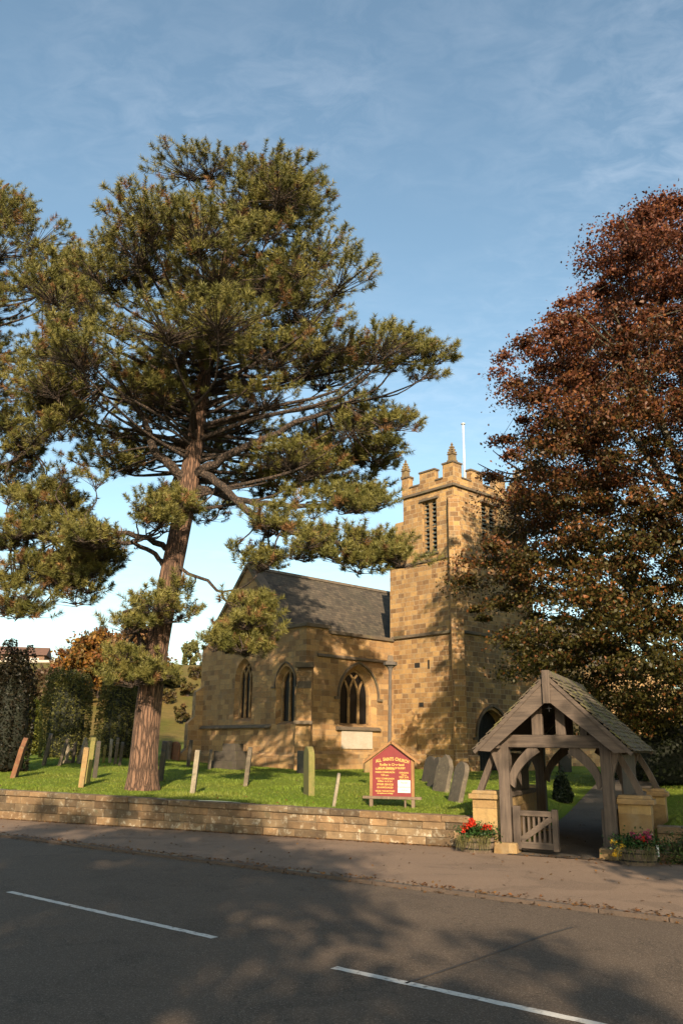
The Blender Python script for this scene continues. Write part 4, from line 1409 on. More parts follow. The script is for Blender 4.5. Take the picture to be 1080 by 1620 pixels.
# gates: left leaf closed, right leaf folded back inside
def gate(px_, ang, flip, label):
    g = bpy.data.objects.new('gate', None); col.objects.link(g); g.parent = lg
    g.location = (px_, -.02, 0); g.rotation_euler = (0, 0, ang); g['label'] = label
    f = flip
    W_ = .92
    for x, w, h in ((.085, .15, .90), (W_ - .06, .115, .86)):
        mb = MB(); mb.box(f * (x - w / 2), f * (x + w / 2), -.05, .05, .08, h, 1); mb.build('gate_stile', M['oak'], g, bevel=.012)
    for z, h in ((.77, .10), (.17, .12)):
        mb = MB(); mb.bar((f * .16, 0, z), (f * (W_ - .117), 0, z), .07, h); mb.build('gate_rail', M['oakx'], g)
    mb = MB(); mb.bar((f * .165, -.02, .26), (f * (W_ - .12), -.02, .69), .04, .11, (0, 0, 1)); mb.build('gate_brace', M['oakx'], g)
    for i in range(6):
        x = .22 + (W_ - .40) * i / 5
        mb = MB(); mb.box(f * x - .022, f * x + .022, .0, .034, .23, .72); mb.build('gate_bar', M['oak'], g)
gate(-.89, R(-4), 1, 'closed left leaf of the gate')
gate(.89, R(-98), -1, 'right leaf of the gate folded back inside')

# ------------------------------------------------------------------ gravestones
gm = {
 'grey': rocky('gravestone_grey', (0.19, 0.15, 0.105), (0.10, 0.082, 0.06), (0.24, 0.20, 0.13), 3.0, (0.10, 0.10, 0.035), 0.58),
 'gold': rocky('gravestone_gold', (0.42, 0.27, 0.11), (0.28, 0.18, 0.08), (0.33, 0.27, 0.12), 3.0, (0.20, 0.19, 0.045), 0.60),
 'moss': rocky('gravestone_moss', (0.25, 0.21, 0.06), (0.20, 0.19, 0.05), (0.30, 0.22, 0.09), 3.0, (0.14, 0.16, 0.03), 0.5),
 'red': rocky('gravestone_red', (0.28, 0.12, 0.055), (0.17, 0.075, 0.04), (0.25, 0.17, 0.08), 3.0),
 'dark': rocky('gravestone_dark', (0.10, 0.08, 0.058), (0.055, 0.046, 0.036), None, 3.0, (0.07, 0.07, 0.025), 0.56),
 'pale': rocky('gravestone_pale', (0.38, 0.32, 0.23), (0.24, 0.20, 0.14), (0.2, 0.18, 0.12), 3.0),
}
def top_profile(kind, w, h):
    hw = w / 2
    if kind == 'round':
        return [(-hw, -.5), (hw, -.5), (hw, h - hw * .7)] + [(hw * math.cos(a), h - hw * .7 + hw * .7 * math.sin(a)) for a in np.linspace(.2, PI - .2, 9)] + [(-hw, h - hw * .7)]
    if kind == 'shoulder':
        r = hw * .62
        return [(-hw, -.5), (hw, -.5), (hw, h - r - .06), (hw * .8, h - r), (r, h - r)] + [(r * math.cos(a), h - r + r * math.sin(a)) for a in np.linspace(.3, PI - .3, 8)] + [(-r, h - r), (-hw * .8, h - r), (-hw, h - r - .06)]
    if kind == 'point':
        return [(-hw, -.5), (hw, -.5), (hw, h - hw * .9), (hw * .6, h - hw * .35), (0, h), (-hw * .6, h - hw * .35), (-hw, h - hw * .9)]
    return [(-hw, -.5), (hw, -.5), (hw, h - .05), (hw - .05, h), (-hw + .05, h), (-hw, h - .05)]
def gravestone(px, py, ptop, w, th, kind, mat, label, az=-11, lean=0.0, tip=0.0, group='gravestones in the churchyard'):
    """px,py: foot of the near edge in the photo; the slab runs back from there along az"""
    p = tgr(px, py)
    if p.y > 41.5 and px < 240:
        Yc = 38.5 + (px * 7 % 5) * 0.7
        p = at(px, py, Yc); p.z = float(terrain(p.x, p.y))
    top = at(px, ptop, p.y)
    h = max(.35, top.z - p.z)
    d = Vector((math.sin(R(az)), math.cos(R(az)), 0))
    c = p + d * (w / 2)
    pts = top_profile(kind, w, h)
    mb = MB()
    mb.prism([(-th / 2, u, z) for u, z in pts], (th, 0, 0))
    o = mb.build('gravestone', gm[mat], None, bevel=.018)
    o.location = (c.x, c.y, float(terrain(c.x, c.y)))
    o.rotation_euler = (R(tip), R(lean), R(-az))
    tag(o, label, 'gravestone', group)
    return o
G = gravestone
G(20, 1231, 1166, 0.95, .16, 'shoulder', 'red', 'reddish gravestone leaning right near the left edge, thick and tall', -14, 11)
G(70, 1199, 1160, .8, .15, 'round', 'grey', 'dark round topped gravestone left of the small cross', -16, 8)
G(95, 1199, 1168, .7, .13, 'shoulder', 'grey', 'brown gravestone leaning right, just left of the small stone cross', -15, 12)
G(116, 1198, 1176, .6, .13, 'flat', 'dark', 'small dark gravestone immediately right of the stone cross', -14, 2)
G(128, 1246, 1183, .62, .15, 'flat', 'gold', 'nearest of three yellow edged slabs left of the big pine trunk', -14, 3)
G(138, 1240, 1166, .72, .15, 'point', 'moss', 'tallest of three yellow edged slabs left of the pine trunk', -15, 3)
G(150, 1232, 1172, .75, .15, 'shoulder', 'dark', 'dark backed slab behind the yellow edged ones left of the pine', -17, 2)
G(164, 1203, 1179, .6, .13, 'flat', 'moss', 'leftmost low stone of the cluster before the clipped yew, beside the pine', -15, 3)
G(174, 1202, 1169, .55, .13, 'point', 'pale', 'pale pointed stone in the cluster before the right clipped yew', -14, 0)
G(183, 1203, 1167, .7, .14, 'shoulder', 'grey', 'taller grey stone in the cluster before the right clipped yew', -15, 2)
G(190, 1204, 1174, .7, .14, 'round', 'dark', 'dark round stone nearest the pine trunk on its left', -14, 4)
G(252, 1236, 1172, .95, .15, 'shoulder', 'dark', 'big dark gravestone close against the right side of the pine trunk', -8, 4)
G(268, 1203, 1173, .9, .15, 'flat', 'grey', 'broad brown slab in the row right of the pine trunk', -40, 3)
G(283, 1204, 1174, .9, .15, 'round', 'red', 'rusty round topped slab in the row right of the pine trunk', -42, 2)
G(298, 1213, 1171, .7, .15, 'flat', 'dark', 'dark upright post-like stone with flat cap before the hillside', -12, 4)
G(304, 1256, 1186, .6, .13, 'flat', 'pale', 'thin pale gravestone seen edge on between pine and chancel', -6, 4)
G(331, 1217, 1186, .55, .14, 'round', 'grey', 'short grey stone left of the stepped tomb', -8, 3)
G(388, 1244, 1182, .85, .14, 'shoulder', 'grey', 'tall leaning grey gravestone in front of the east window', -4, 5)
G(482, 1224, 1188, .8, .13, 'flat', 'grey', 'low grey slab just behind the mossy yellow gravestone', -24, 0)
G(493, 1259, 1181, .8, .17, 'round', 'moss', 'tall yellow green mossy gravestone seen edge on before the chancel', -13, -1)
G(528, 1276, 1223, .55, .075, 'round', 'pale', 'thin pale gravestone leaning right beside the notice board', -1, 9)
G(576, 1222, 1196, .75, .15, 'round', 'gold', 'small golden round stone against the chancel wall left of the board', 70, 0)
G(684, 1238, 1196, .8, .16, 'round', 'dark', 'leftmost of the tilted stones right of the notice board, coloured nearly black for tree shade', -20, 12)  # dark material on this stone and the next stands in for tree shade
G(694, 1246, 1197, .85, .15, 'shoulder', 'dark', 'second tilted stone right of the notice board, coloured dark for tree shade, with a square shoulder', -18, 13)
G(707, 1254, 1193, .85, .15, 'point', 'grey', 'pointed grey stone tilted right in the group by the tower', -22, 14)
G(728, 1270, 1204, .75, .13, 'round', 'grey', 'grey round topped stone leaning right, nearest of the group left of the lychgate', -14, 15)
G(884, 1222, 1186, .8, .14, 'round', 'dark', 'dark stone in the shade seen through the lychgate', 60, 2)
G(1062, 1235, 1190, .9, .15, 'shoulder', 'dark', 'dark shaded gravestone behind the wall right of the lychgate', 50, 3)
G(1010, 1230, 1192, .9, .15, 'round', 'dark', 'shaded round stone behind the rear right pier of the lychgate', 55, -3)
# small cross
p = at(106, 1199, 40.0); p.z = float(terrain(p.x, p.y))
mb = MB(); mb.box(-.08, .08, -.06, .06, -.2, .85); mb.bar((-.26, 0, .60), (.26, 0, .60), .13, .15); mb.box(-.2, .2, -.16, .16, -.2, .12)
o = mb.build('gravestone', gm['pale'], None, bevel=.015); o.location = p; o.rotation_euler = (0, 0, R(20))
tag(o, 'small pale stone cross among the gravestones left of the pine', 'gravestone', 'gravestones in the churchyard')
# pale obelisk-like broken stone behind
p = at(133, 1199, 40.0); p.z = float(terrain(p.x, p.y))
mb = MB(); mb.box(-.28, .28, -.28, .28, -.2, .35, .9); mb.box(-.2, .2, -.2, .2, .35, 1.15, .25)
o = mb.build('gravestone', gm['pale'], None, bevel=.02); o.location = p; o.rotation_euler = (0, 0, R(30))
tag(o, 'pale tapering little obelisk behind the yellow edged slabs', 'gravestone', 'gravestones in the churchyard')
# stepped tomb by the chancel
p = tgr(362, 1216)
mb = MB(); mb.box(-.9, .9, -.5, .5, -.3, .35); mb.box(-.65, .75, -.4, .4, .35, .8); mb.box(-.2, .6, -.3, .3, .8, 1.15)
o = mb.build('stepped_tomb', gm['dark'], None, bevel=.02); o.location = p; o.rotation_euler = (0, 0, R(-35))
tag(o, 'dark stepped tomb at the foot of the chancel east wall', 'tomb')

# ------------------------------------------------------------------ notice board
p0 = gr(620, 1281, .6)
nb0 = at(620, 1275, 21.2)
nb = thing('notice_board', 'dark red church notice board with gabled wooden frame and yellow lettering', 'notice board', (nb0.x, nb0.y, float(terrain(nb0.x, nb0.y)) - .02), R(-14))
M['board'] = plain('board_red', (0.235, 0.012, 0.017), 0.5)
M['boardwood'] = wood('board_frame_wood', (0.40, 0.215, 0.085), (0.29, 0.145, 0.058), 'Z')
M['oldwood'] = wood('board_post_wood', (0.27, 0.19, 0.13), (0.17, 0.12, 0.08), 'Z')
M['gold'] = plain('gold_lettering', (0.78, 0.50, 0.12), 0.5)
M['paper'] = plain('white_paper', (0.80, 0.79, 0.76), 0.7)
M['ink'] = plain('dark_ink', (0.06, 0.06, 0.07), 0.7)
zb = at(620, 1262, nb0.y).z - nb.location.z      # bottom rail
za = at(620, 1173, nb0.y).z - nb.location.z      # apex
ze = at(620, 1203, nb0.y).z - nb.location.z      # eaves
hw = .515
for sx_ in (-1, 1):
    mb = MB(); mb.box(sx_ * hw - .04, sx_ * hw + .04, -.03, .05, -.4, zb - .03); mb.build('post', M['oldwood'], nb)
    mb = MB(); mb.box(sx_ * hw - .035, sx_ * hw + .035, -.035, .05, zb + .033, ze + .05); mb.build('frame_stile', M['boardwood'], nb)
    mb = MB(); mb.bar((sx_ * (hw + .19), -.03, ze - .06), (sx_ * -.012, -.03, za), .16, .055); mb.build('roof_board', M['boardwood'], nb)
mb = MB(); mb.box(-.72, .72, -.05, .05, zb - .03, zb + .03); mb.build('bottom_rail', M['oldwood'], nb)
mb = MB(); mb.box(.30, .34, -.0, .04, -.4, zb - .03); mb.build('stay', M['oldwood'], nb)
mb = MB()
mb.prism([(-hw + .03, -.015, zb + .03), (hw - .03, -.015, zb + .03), (hw - .03, -.015, ze + .04), (0, -.015, za - .06), (-hw + .03, -.015, ze + .04)], (0, .03, 0))
brd = mb.build('board_panel', M['board'], nb)
def text(body, x, z, size, mat, parent, y=-.022, align='CENTER', sx_=1.0, name='lettering', bold=0.0):
    cu = bpy.data.curves.new(name, 'FONT')
    cu.body = body; cu.size = size; cu.align_x = align; cu.extrude = .001; cu.offset = bold
    o = bpy.data.objects.new(name, cu)
    dg = bpy.context.evaluated_depsgraph_get()
    col.objects.link(o)
    bpy.context.view_layer.update()
    me = bpy.data.meshes.new_from_object(o.evaluated_get(bpy.context.evaluated_depsgraph_get()))
    bpy.data.objects.remove(o)
    n = link_mesh(name, me, None, parent)
    me.materials.clear(); me.materials.append(mat)
    n.location = (x, y, z); n.rotation_euler = (PI / 2, 0, 0); n.scale = (sx_, 1, 1)
    return n
H_ = ze - zb
# arched heading
word = 'ALL SAINTS CHURCH'
for (body, x, ang, dz) in (('ALL', -.325, 12, -.022), ('SAINTS', -.085, 3, .014), ('CHURCH', .25, -11, -.012)):
    o = text(body, x, ze - .02 + dz, .105, M['gold'], brd, sx_=.80, bold=.003)
    o.rotation_euler = (PI / 2, R(-ang), 0)
text('Rudby in Cleveland', 0, ze - .125, .078, M['gold'], brd, bold=.002)
text('VICAR  PARISH OF RUDBY', 0, ze - .20, .062, M['gold'], brd, sx_=.92, bold=.002)
for body, fz, s_ in (('SUNDAY SERVICES', .735, .064), ('PARISH COMMUNION', .645, .054), ('9.30 a.m.', .56, .06), ('HOLY COMMUNION', .46, .054), ('8.00am 1st & 3rd', .385, .056), ('OTHER SERVICES', .29, .06), ('AS ANNOUNCED', .205, .056), ('VICAR: THE RECTORY', .10, .054), ('for baptisms and weddings', .045, .04)):
    text(body, -.17, zb + .05 + H_ * fz * .93, s_, M['gold'], brd, sx_=.9, bold=.0015)
for body, fz, s_ in (('EVENSONG', .64, .05), ('6.00 p.m.', .58, .045), ('FIRST SUN.', .51, .055), ('MONTHLY', .44, .05)):
    text(body, .30, zb + .05 + H_ * fz * .93, s_, M['gold'], brd, sx_=.9, bold=.0015)
mb = MB(); mb.box(.145, .455, -.024, -.016, zb + .12, zb + .41); pp = mb.build('notice_paper', M['paper'], brd)
for body, z, s_ in (('Parish', .33, .07), ('Communion', .235, .06), ('10.30 am', .165, .045)):
    text(body, .30, zb + z, s_, M['ink'], brd, y=-.0255, name='notice_writing')

# slender post behind the board
pp_ = tgr(615, 1266)
pp_ = Vector((at(615, 1230, 24.5).x, 24.5, 0)); pp_.z = float(terrain(pp_.x, pp_.y))
tz = at(618, 1036, 24.5).z - pp_.z
M['postgrey'] = rocky('grey_post_stone', (0.17, 0.14, 0.115), (0.11, 0.09, 0.075), None, 4.0)
cr_ = thing('churchyard_cross', 'slender grey churchyard cross shaft with square capital behind the notice board', 'cross', pp_)
mb = MB(); mb.box(-.35, .35, -.35, .35, -.2, .3, .9); mb.box(-.2, .2, -.2, .2, .3, .55, .8); mb.build('base', M['postgrey'], cr_)
mb = MB(); mb.tube([(0, 0, .5), (.0, 0, tz - .35)], [.055, .045], 8); mb.build('shaft', M['postgrey'], cr_)
mb = MB(); mb.lathe([(.045, 0), (.07, .12), (.13, .19), (.20, .22), (.20, .31), (.15, .32)], (0, 0, tz - .52), 8); mb.build('capital', M['postgrey'], cr_)
mb = MB(); mb.box(-.10, .10, -.08, .08, tz - .21, tz - .02, .7); mb.build('cross_stub', M['weather'], cr_)
cr_.rotation_euler = (0, R(.8), 0)

# ------------------------------------------------------------------ planters
def planter(c, rotz, label, flowers, seed, trailing):
    rs = RS(seed)
    t = thing('flower_planter', label, 'planter', c, rotz, 'flower planters by the lychgate')
    t.scale = (.82, .82, .82)
    mb = MB()
    n = 20
    prof = [(.0, 0), (.30, 0), (.355, .18), (.36, .34), (.33, .34), (.31, .28), (.0, .27)]
    mb.lathe([(r * 1.0, z) for r, z in prof if r > 0], (0, 0, 0), n)
    mb.v = [(x * 1.22, y * .85, z) for x, y, z in mb.v]
    mb.build('tub', M['tub'], t)
    for z in (.09, .25):
        mb = MB()
        for k in range(n):
            a0, a1 = 2 * PI * k / n, 2 * PI * (k + 1) / n
            r = .30 + .055 * min(1, z / .18) + .008
            mb.bar((r * 1.22 * math.cos(a0), r * .85 * math.sin(a0), z), (r * 1.22 * math.cos(a1), r * .85 * math.sin(a1), z), .008, .03)
        mb.build('hoop', M['iron'], t)
    m = 1500
    P = rs.normal(0, 1, (m, 3)) * np.array([.24, .17, .10]) + np.array([0, 0, .45])
    cols = np.array([[.035, .085, .018]]) * rs.uniform(.5, 1.7, (m, 1))
    leaf_cards(P, .06, cols, 'foliage', M['leaf'], t, rs, .8)
    # trailing straw-like stems over the front
    k = trailing
    A = np.stack([rs.uniform(-.4, .4, k), rs.uniform(-.33, -.1, k), rs.uniform(.33, .42, k)], -1)
    B = A + np.stack([rs.uniform(-.1, .1, k), rs.uniform(-.15, -.03, k), rs.uniform(-.32, -.08, k)], -1)
    tw = twig_tris(A, B, .005, .003, rs)
    cc = np.array([[.19, .17, .06]]) * rs.uniform(.6, 1.5, (len(tw), 1))
    np_mesh('trailing_stem', tw, 4, cc, M['leaf'], t)
    for (cx_, cy_, cz_, rad, colr, cnt) in flowers:
        P = rs.normal(0, 1, (cnt, 3)) * rad * .5 + np.array([cx_, cy_, cz_])
        o = leaf_cards(P, .05, np.array([colr]) * rs.uniform(.7, 1.25, (cnt, 1)), 'blossom', M['leaf'], t, rs, .3, .9)
        mbs = MB(); mbs.tube([(cx_ * .8, cy_ * .6, .38), (cx_, cy_, cz_)], .006, 5)
        mbs.build('flower_stem', M['stem'], t)
    return t
M['tub'] = wood('planter_wood', (0.22, 0.16, 0.115), (0.12, 0.085, 0.06), 'Z')
M['stem'] = plain('green_stem', (0.06, 0.11, 0.03))
red, pink, yel = (.75, .035, .012), (.55, .08, .17), (.65, .42, .03)
rr = random.Random(9)
fl1 = [(rr.uniform(-.34, .02), rr.uniform(-.25, .1), rr.uniform(.55, .78), .07, red, 40) for _ in range(7)] + [(.20, -.1, .58, .07, red, 45), (.27, -.15, .62, .06, red, 35), (.36, -.05, .60, .06, red, 35), (-.28, -.2, .50, .05, red, 25), (-.1, -.28, .30, .05, yel, 22)]
pc = LO - D * 1.60 - N * .22
planter((pc.x, pc.y, 0), R(-25), 'wooden tub with bright red geraniums left of the gate', fl1, 31, 260)
fl2 = [(rr.uniform(-.1, .35), rr.uniform(-.2, .1), rr.uniform(.5, .7), .07, pink, 30) for _ in range(7)] + [(.16, -.2, .58, .06, red, 40), (.30, -.1, .62, .05, (.6, .45, .4), 22)] + [(rr.uniform(-.5, -.28), rr.uniform(-.25, -.1), rr.uniform(.2, .5), .07, yel, 26) for _ in range(6)]
pc = LO + D * 1.52 - N * .55
planter((pc.x, pc.y, 0), R(-25), 'wooden tub with pink and yellow flowers right of the gate', fl2, 32, 160)
# scrub at the foot of the right wall
rs = RS(77)
o = LO + D * 2.25 + N * -.02
t = thing('wall_plant', 'tufty green plant at the foot of the right wall beside the planter', 'plant', o)
P = rs.normal(0, 1, (900, 3)) * np.array([.26, .16, .14]) + np.array([0, 0, .22])
leaf_cards(np.clip(P, [-9, -9, .02], 9), .07, np.array([[.06, .09, .02]]) * rs.uniform(.5, 1.8, (900, 1)), 'foliage', M['leaf'], t, rs, .5, .35)

# ------------------------------------------------------------------ clipped yews and shrubs
def shell_tree(name, label, cat, base, w, dp, h, n, cols, seed, flutes=0, group=None, lsize=.16, taper=.8, dome=.15, ragged=.06):
    """dense yew: leaf cards round a bundle of upright shoots (flutes), or round one soft mound (flutes = 0)"""
    rs = RS(seed)
    t = thing(name, label, cat, base, 0, group)
    mb = MB(); mb.tube([(0, 0, -.2), (0, 0, h * .5)], [.22, .12], 8); mb.build('trunk', M['limb'], t)
    if flutes:
        ca = np.concatenate([np.arange(flutes) * 2 * PI / flutes, np.arange(5) * 2 * PI / 5 + .3])
        cr = np.concatenate([np.full(flutes, .74), np.full(5, .32)]) * rs.uniform(.92, 1.05, flutes + 5)
        ch = h * (1 - ragged * rs.uniform(0, 2, flutes + 5))
        k = rs.randint(0, len(ca), n)
        z = rs.uniform(0, 1, n); ph = rs.uniform(0, 2 * PI, n)
        r = .30 * np.clip((1.04 - z) / .16, 0, 1) ** .6 * (1 - np.abs(rs.normal(0, .10, n))) * (.82 + .18 * np.sin(z * PI))
        sp = .86 + .14 * np.sin(np.clip(z * 1.3, 0, 1) * PI * .8)
        sp = sp * (1 - (1 - taper) * z)
        P = np.stack([w * (cr[k] * sp * np.cos(ca[k]) + r * np.cos(ph)), dp * (cr[k] * sp * np.sin(ca[k]) + r * np.sin(ph)), ch[k] * z], -1)
    else:
        z = rs.uniform(0.0, 1, n); ph = rs.uniform(0, 2 * PI, n)
        prof = np.where(z < 1 - dome, 0.82 + .18 * np.sin(np.clip(z / (1 - dome), 0, 1) * PI * .9), np.sqrt(np.clip(1 - ((z - (1 - dome)) / dome) ** 2, 0, 1)) * .88)
        prof *= 1 - (1 - taper) * z
        fl = 1 + 0.09 * np.sin(ph * 3 + z * 7) + .06 * np.sin(ph * 7 - z * 11)
        kk = prof * fl * (1 - np.abs(rs.normal(0, .06, n)))
        P = np.stack([w * kk * np.cos(ph), dp * kk * np.sin(ph), h * z], -1)
        m = n // 6
        r = np.sqrt(rs.uniform(0, 1, m)); pc = rs.uniform(0, 2 * PI, m)
        P = np.concatenate([P, np.stack([w * .8 * taper * r * np.cos(pc), dp * .8 * taper * r * np.sin(pc), h * (1 - dome * .5 * r * r) + rs.normal(0, .12, m)], -1)])
    c = pal(*cols)(P, rs.uniform(0, 1, len(P)), rs)
    leaf_cards(P, lsize, c, 'crown', M['leaf'], t, rs, .2, .5)
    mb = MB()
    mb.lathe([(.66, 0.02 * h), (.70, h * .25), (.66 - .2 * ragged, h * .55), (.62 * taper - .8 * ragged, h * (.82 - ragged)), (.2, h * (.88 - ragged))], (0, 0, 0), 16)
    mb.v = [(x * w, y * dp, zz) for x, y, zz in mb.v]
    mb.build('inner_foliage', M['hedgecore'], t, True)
    return t
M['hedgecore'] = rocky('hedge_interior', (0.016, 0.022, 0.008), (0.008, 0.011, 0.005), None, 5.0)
yew = ((.075, .085, .022), (.13, .13, .032), (.18, .165, .042))
def place(px, py, Y):
    q = at(px, py, Y); q.z = float(terrain(q.x, q.y)); return q
def span(px0, px1, pytop, Y, base):
    a, b = at(px0, pytop, Y), at(px1, pytop, Y)
    return (b.x - a.x) / 2, b.z - base.z
b0 = place(100, 1195, 46); w_, h_ = span(62, 142, 1056, 46, b0)
shell_tree('clipped_yew', 'broad clipped yew with fluted top, left of the pair behind the graves', 'tree', b0, w_, w_ * .9, h_, 22000, yew, 41, 15, 'clipped yews', .12, .95)
b0 = place(187, 1195, 46); w_, h_ = span(152, 228, 1064, 46, b0)
shell_tree('clipped_yew', 'clipped yew half hidden by the pine trunk', 'tree', b0, w_, w_ * .9, h_, 22000, yew, 42, 13, 'clipped yews', .12, .95)
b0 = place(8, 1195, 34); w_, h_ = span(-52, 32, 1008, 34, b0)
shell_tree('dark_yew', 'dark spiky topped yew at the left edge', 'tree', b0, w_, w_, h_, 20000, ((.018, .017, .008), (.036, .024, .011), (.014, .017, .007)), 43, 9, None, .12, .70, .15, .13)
b0 = place(42, 1170, 52); w_, h_ = span(20, 70, 1105, 52, b0)
shell_tree('laurel_bush', 'bright yellow green bush between the dark yew and the clipped yew', 'shrub', b0, w_, w_, h_, 6000, ((.16, .16, .02), (.18, .18, .03), (.08, .11, .015)), 44, 0, None, .16, .8, .35)

# ------------------------------------------------------------------ hillside trees and houses
aut = pal((.30, .12, .02), (.36, .18, .03), (.20, .12, .03), (.12, .10, .03), (.25, .09, .03))
def hilltree(px, pyb, pyt, Y, label, colf, rad, seed, ncl=90, ls=.42, group='autumn trees on the hillside', name='autumn_tree', prof=None, sq=.7, base_off=0.0):
    b = place(px, pyb, Y)
    h = max(at(px, pyt, Y).z - b.z, 1.3)
    p = prof or [(.2, rad * .55), (.35, rad * .95), (.55, rad), (.75, rad * .8), (.9, rad * .5), (1, rad * .15)]
    return broadleaf(name, label, 'tree', b, h, p, ncl, 60, ls, colf, max(.12, h * .022), seed, M['limb'], group, 7, rad * .22, sq, 0.0, .3)
hilltree(152, 1140, 1004, 84, 'orange and gold autumn tree beyond the clipped yews', aut, 4.8, 51, 150)
hilltree(196, 1140, 988, 86, 'tall russet autumn tree behind the pine trunk on its left', pal((.28, .14, .06), (.22, .10, .05), (.30, .16, .04), (.16, .11, .05)), 5.0, 52, 130)
hilltree(222, 1130, 1030, 88, 'olive green tree touching the pine trunk on the hillside', pal((.12, .11, .03), (.09, .10, .025), (.16, .11, .03)), 2.4, 53, 90)
hilltree(112, 1120, 1042, 92, 'brown leaved tree below the terrace wall', pal((.13, .085, .05), (.10, .075, .04), (.16, .09, .05)), 3.2, 54, 90)
hilltree(80, 1150, 1072, 80, 'low brown thicket tree below the terrace', pal((.12, .085, .045), (.10, .085, .035), (.14, .08, .04)), 3.6, 55, 110)
hilltree(48, 1140, 1062, 82, 'reddish brown tree behind the dark yew', pal((.13, .075, .045), (.11, .07, .04)), 3.4, 56, 90)
hilltree(300, 1062, 1012, 118, 'pale yellow green poplar on the skyline left of the church', pal((.20, .20, .07), (.25, .23, .09), (.17, .18, .06)), 1.2, 57, 60, .4, None, 'poplar_tree', [(.08, .7), (.3, 1.15), (.6, 1.2), (.85, .9), (1, .3)], 1.4)
hilltree(272, 1098, 1074, 92, 'low green scrub bush on the hillside right of the pine trunk', pal((.10, .10, .03), (.13, .11, .035)), 1.2, 58, 30, .45, 'scrub on the hillside', 'scrub_bush')
hilltree(325, 1090, 1050, 100, 'scrub bush on the hillside against the chancel corner', pal((.09, .085, .03), (.12, .09, .035)), 1.3, 59, 30, .45, 'scrub on the hillside', 'scrub_bush')
for k, (px, py, pt, Y, rd, lab) in enumerate(((262, 1130, 1112, 84, 1.1, 'small dark scrub bush low on the hillside beside the pine trunk'), (296, 1118, 1100, 88, 1.0, 'rust tinged scrub bush halfway up the hillside by the church'),
        (312, 1086, 1068, 98, 1.2, 'scrub bush near the skyline beside the chancel'), (286, 1150, 1136, 76, .9, 'little green bush at the foot of the hillside'))):
    hilltree(px, py, pt, Y, lab, pal((.11, .10, .03), (.15, .12, .035), (.16, .095, .035)), rd, 90 + k, 26, .3, 'scrub on the hillside', 'scrub_bush')
def bare(px, pyb, pyt, Y, label, seed, spread=.5):
    rr = random.Random(seed)
    b = place(px, pyb, Y); h = at(px, pyt, Y).z - b.z
    t = thing('bare_tree', label, 'tree', b, 0, 'bare trees on the skyline')
    mb = MB(); mb.tube([(0, 0, -.2), (.05, 0, h * .4)], [h * .03, h * .018], 7); mb.build('trunk', M['limb'], t)
    mb = MB()
    def grow(p, d, L_, r, lev):
        e = p + d * L_
        mb.tube([p, p.lerp(e, .5) + Vector((rr.uniform(-.05, .05), rr.uniform(-.05, .05), 0)) * L_, e], [r, r * .8, r * .55], 4, False)
        if lev == 0: return
        for k in range(4 if lev > 1 else 5):
            dd = (d + Vector((rr.uniform(-1, 1), rr.uniform(-1, 1), rr.uniform(-.1, .8))) * spread * 1.5).normalized()
            grow(p.lerp(e, rr.uniform(.45, 1)), dd, L_ * rr.uniform(.55, .8), r * .5, lev - 1)
    for k in range(5):
        a = k * 1.26
        grow(Vector((.03, 0, h * (.25 + .03 * k))), Vector((math.cos(a) * .6, math.sin(a) * .6, 1)).normalized(), h * .3, h * .012, 4)
    mb.build('branch', M['twiggrey'], t)
    return t
M['twiggrey'] = plain('bare_twigs', (0.20, 0.15, 0.12), .9)
bare(98, 1060, 1020, 120, 'bare rounded tree right of the hilltop house', 61)
bare(318, 1064, 1030, 115, 'bare tree beside the poplar on the skyline', 62)
bare(205, 1050, 990, 112, 'bare topped tree showing above the russet tree', 63)
# hilltop house and terrace wall
M['render'] = plain('cream_render', (0.62, 0.55, 0.46), .8)
M['brick'] = masonry('house_brick', (0.34, 0.17, 0.10), (0.26, 0.12, 0.075), (0.35, 0.28, 0.22), .24, .08, .01)
M['tile'] = rocky('red_roof_tile', (0.22, 0.11, 0.07), (0.15, 0.08, 0.055), None, 2.0)
hb = place(40, 1060, 118)
hz = at(40, 1036, 118).z - hb.z
ho = thing('hilltop_house', 'long low brick house with white window bays on the hilltop', 'house', hb, R(12))
mb = MB(); mb.box(-7, 2.4, 0, 6, -3, hz); mb.build('wall', M['brick'], ho)
mb = MB(); mb.prism([(-7.3, -.4, hz), (-7.3, 6.4, hz), (-7.3, 3, hz + 1.4)], (10, 0, 0)); mb.build('roof', M['tile'], ho)
for i in range(5):
    x = -5.9 + i * 1.75
    mb = MB(); mb.box(x - .55, x + .55, -.06, .04, hz - 1.7, hz - .4); wf = mb.build('window', M['white'], ho)
    mb = MB(); mb.box(x - .46, x - .05, -.09, -.061, hz - 1.6, hz - .5); mb.box(x + .05, x + .46, -.09, -.061, hz - 1.6, hz - .5); mb.build('pane', M['glass'], wf)
tb = place(90, 1070, 108)
tw_ = thing('terrace_wall', 'long pale topped retaining wall below the hilltop house', 'wall', tb, R(-8))
tzt = at(90, 1048, 108).z - tb.z
mb = MB(); mb.box(-9, 6, 0, .5, -4, tzt); mb.build('wall_face', M['brick'], tw_)
mb = MB(); mb.box(-9.1, 6.1, -.1, .6, tzt, tzt + .3); mb.build('coping', M['render'], tw_)
# shrub and hedge in the shade behind the lychgate
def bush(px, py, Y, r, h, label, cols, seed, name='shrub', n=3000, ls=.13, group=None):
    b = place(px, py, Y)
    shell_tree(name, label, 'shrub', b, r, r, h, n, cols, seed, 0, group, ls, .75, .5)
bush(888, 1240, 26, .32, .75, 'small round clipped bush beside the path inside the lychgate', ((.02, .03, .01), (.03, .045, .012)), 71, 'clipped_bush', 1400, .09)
bush(1075, 1240, 33, 2.6, 2.6, 'dark laurel shrub in the beech shade at the right edge', ((.02, .03, .01), (.03, .04, .012)), 72, 'laurel_shrub', 4000, .16)

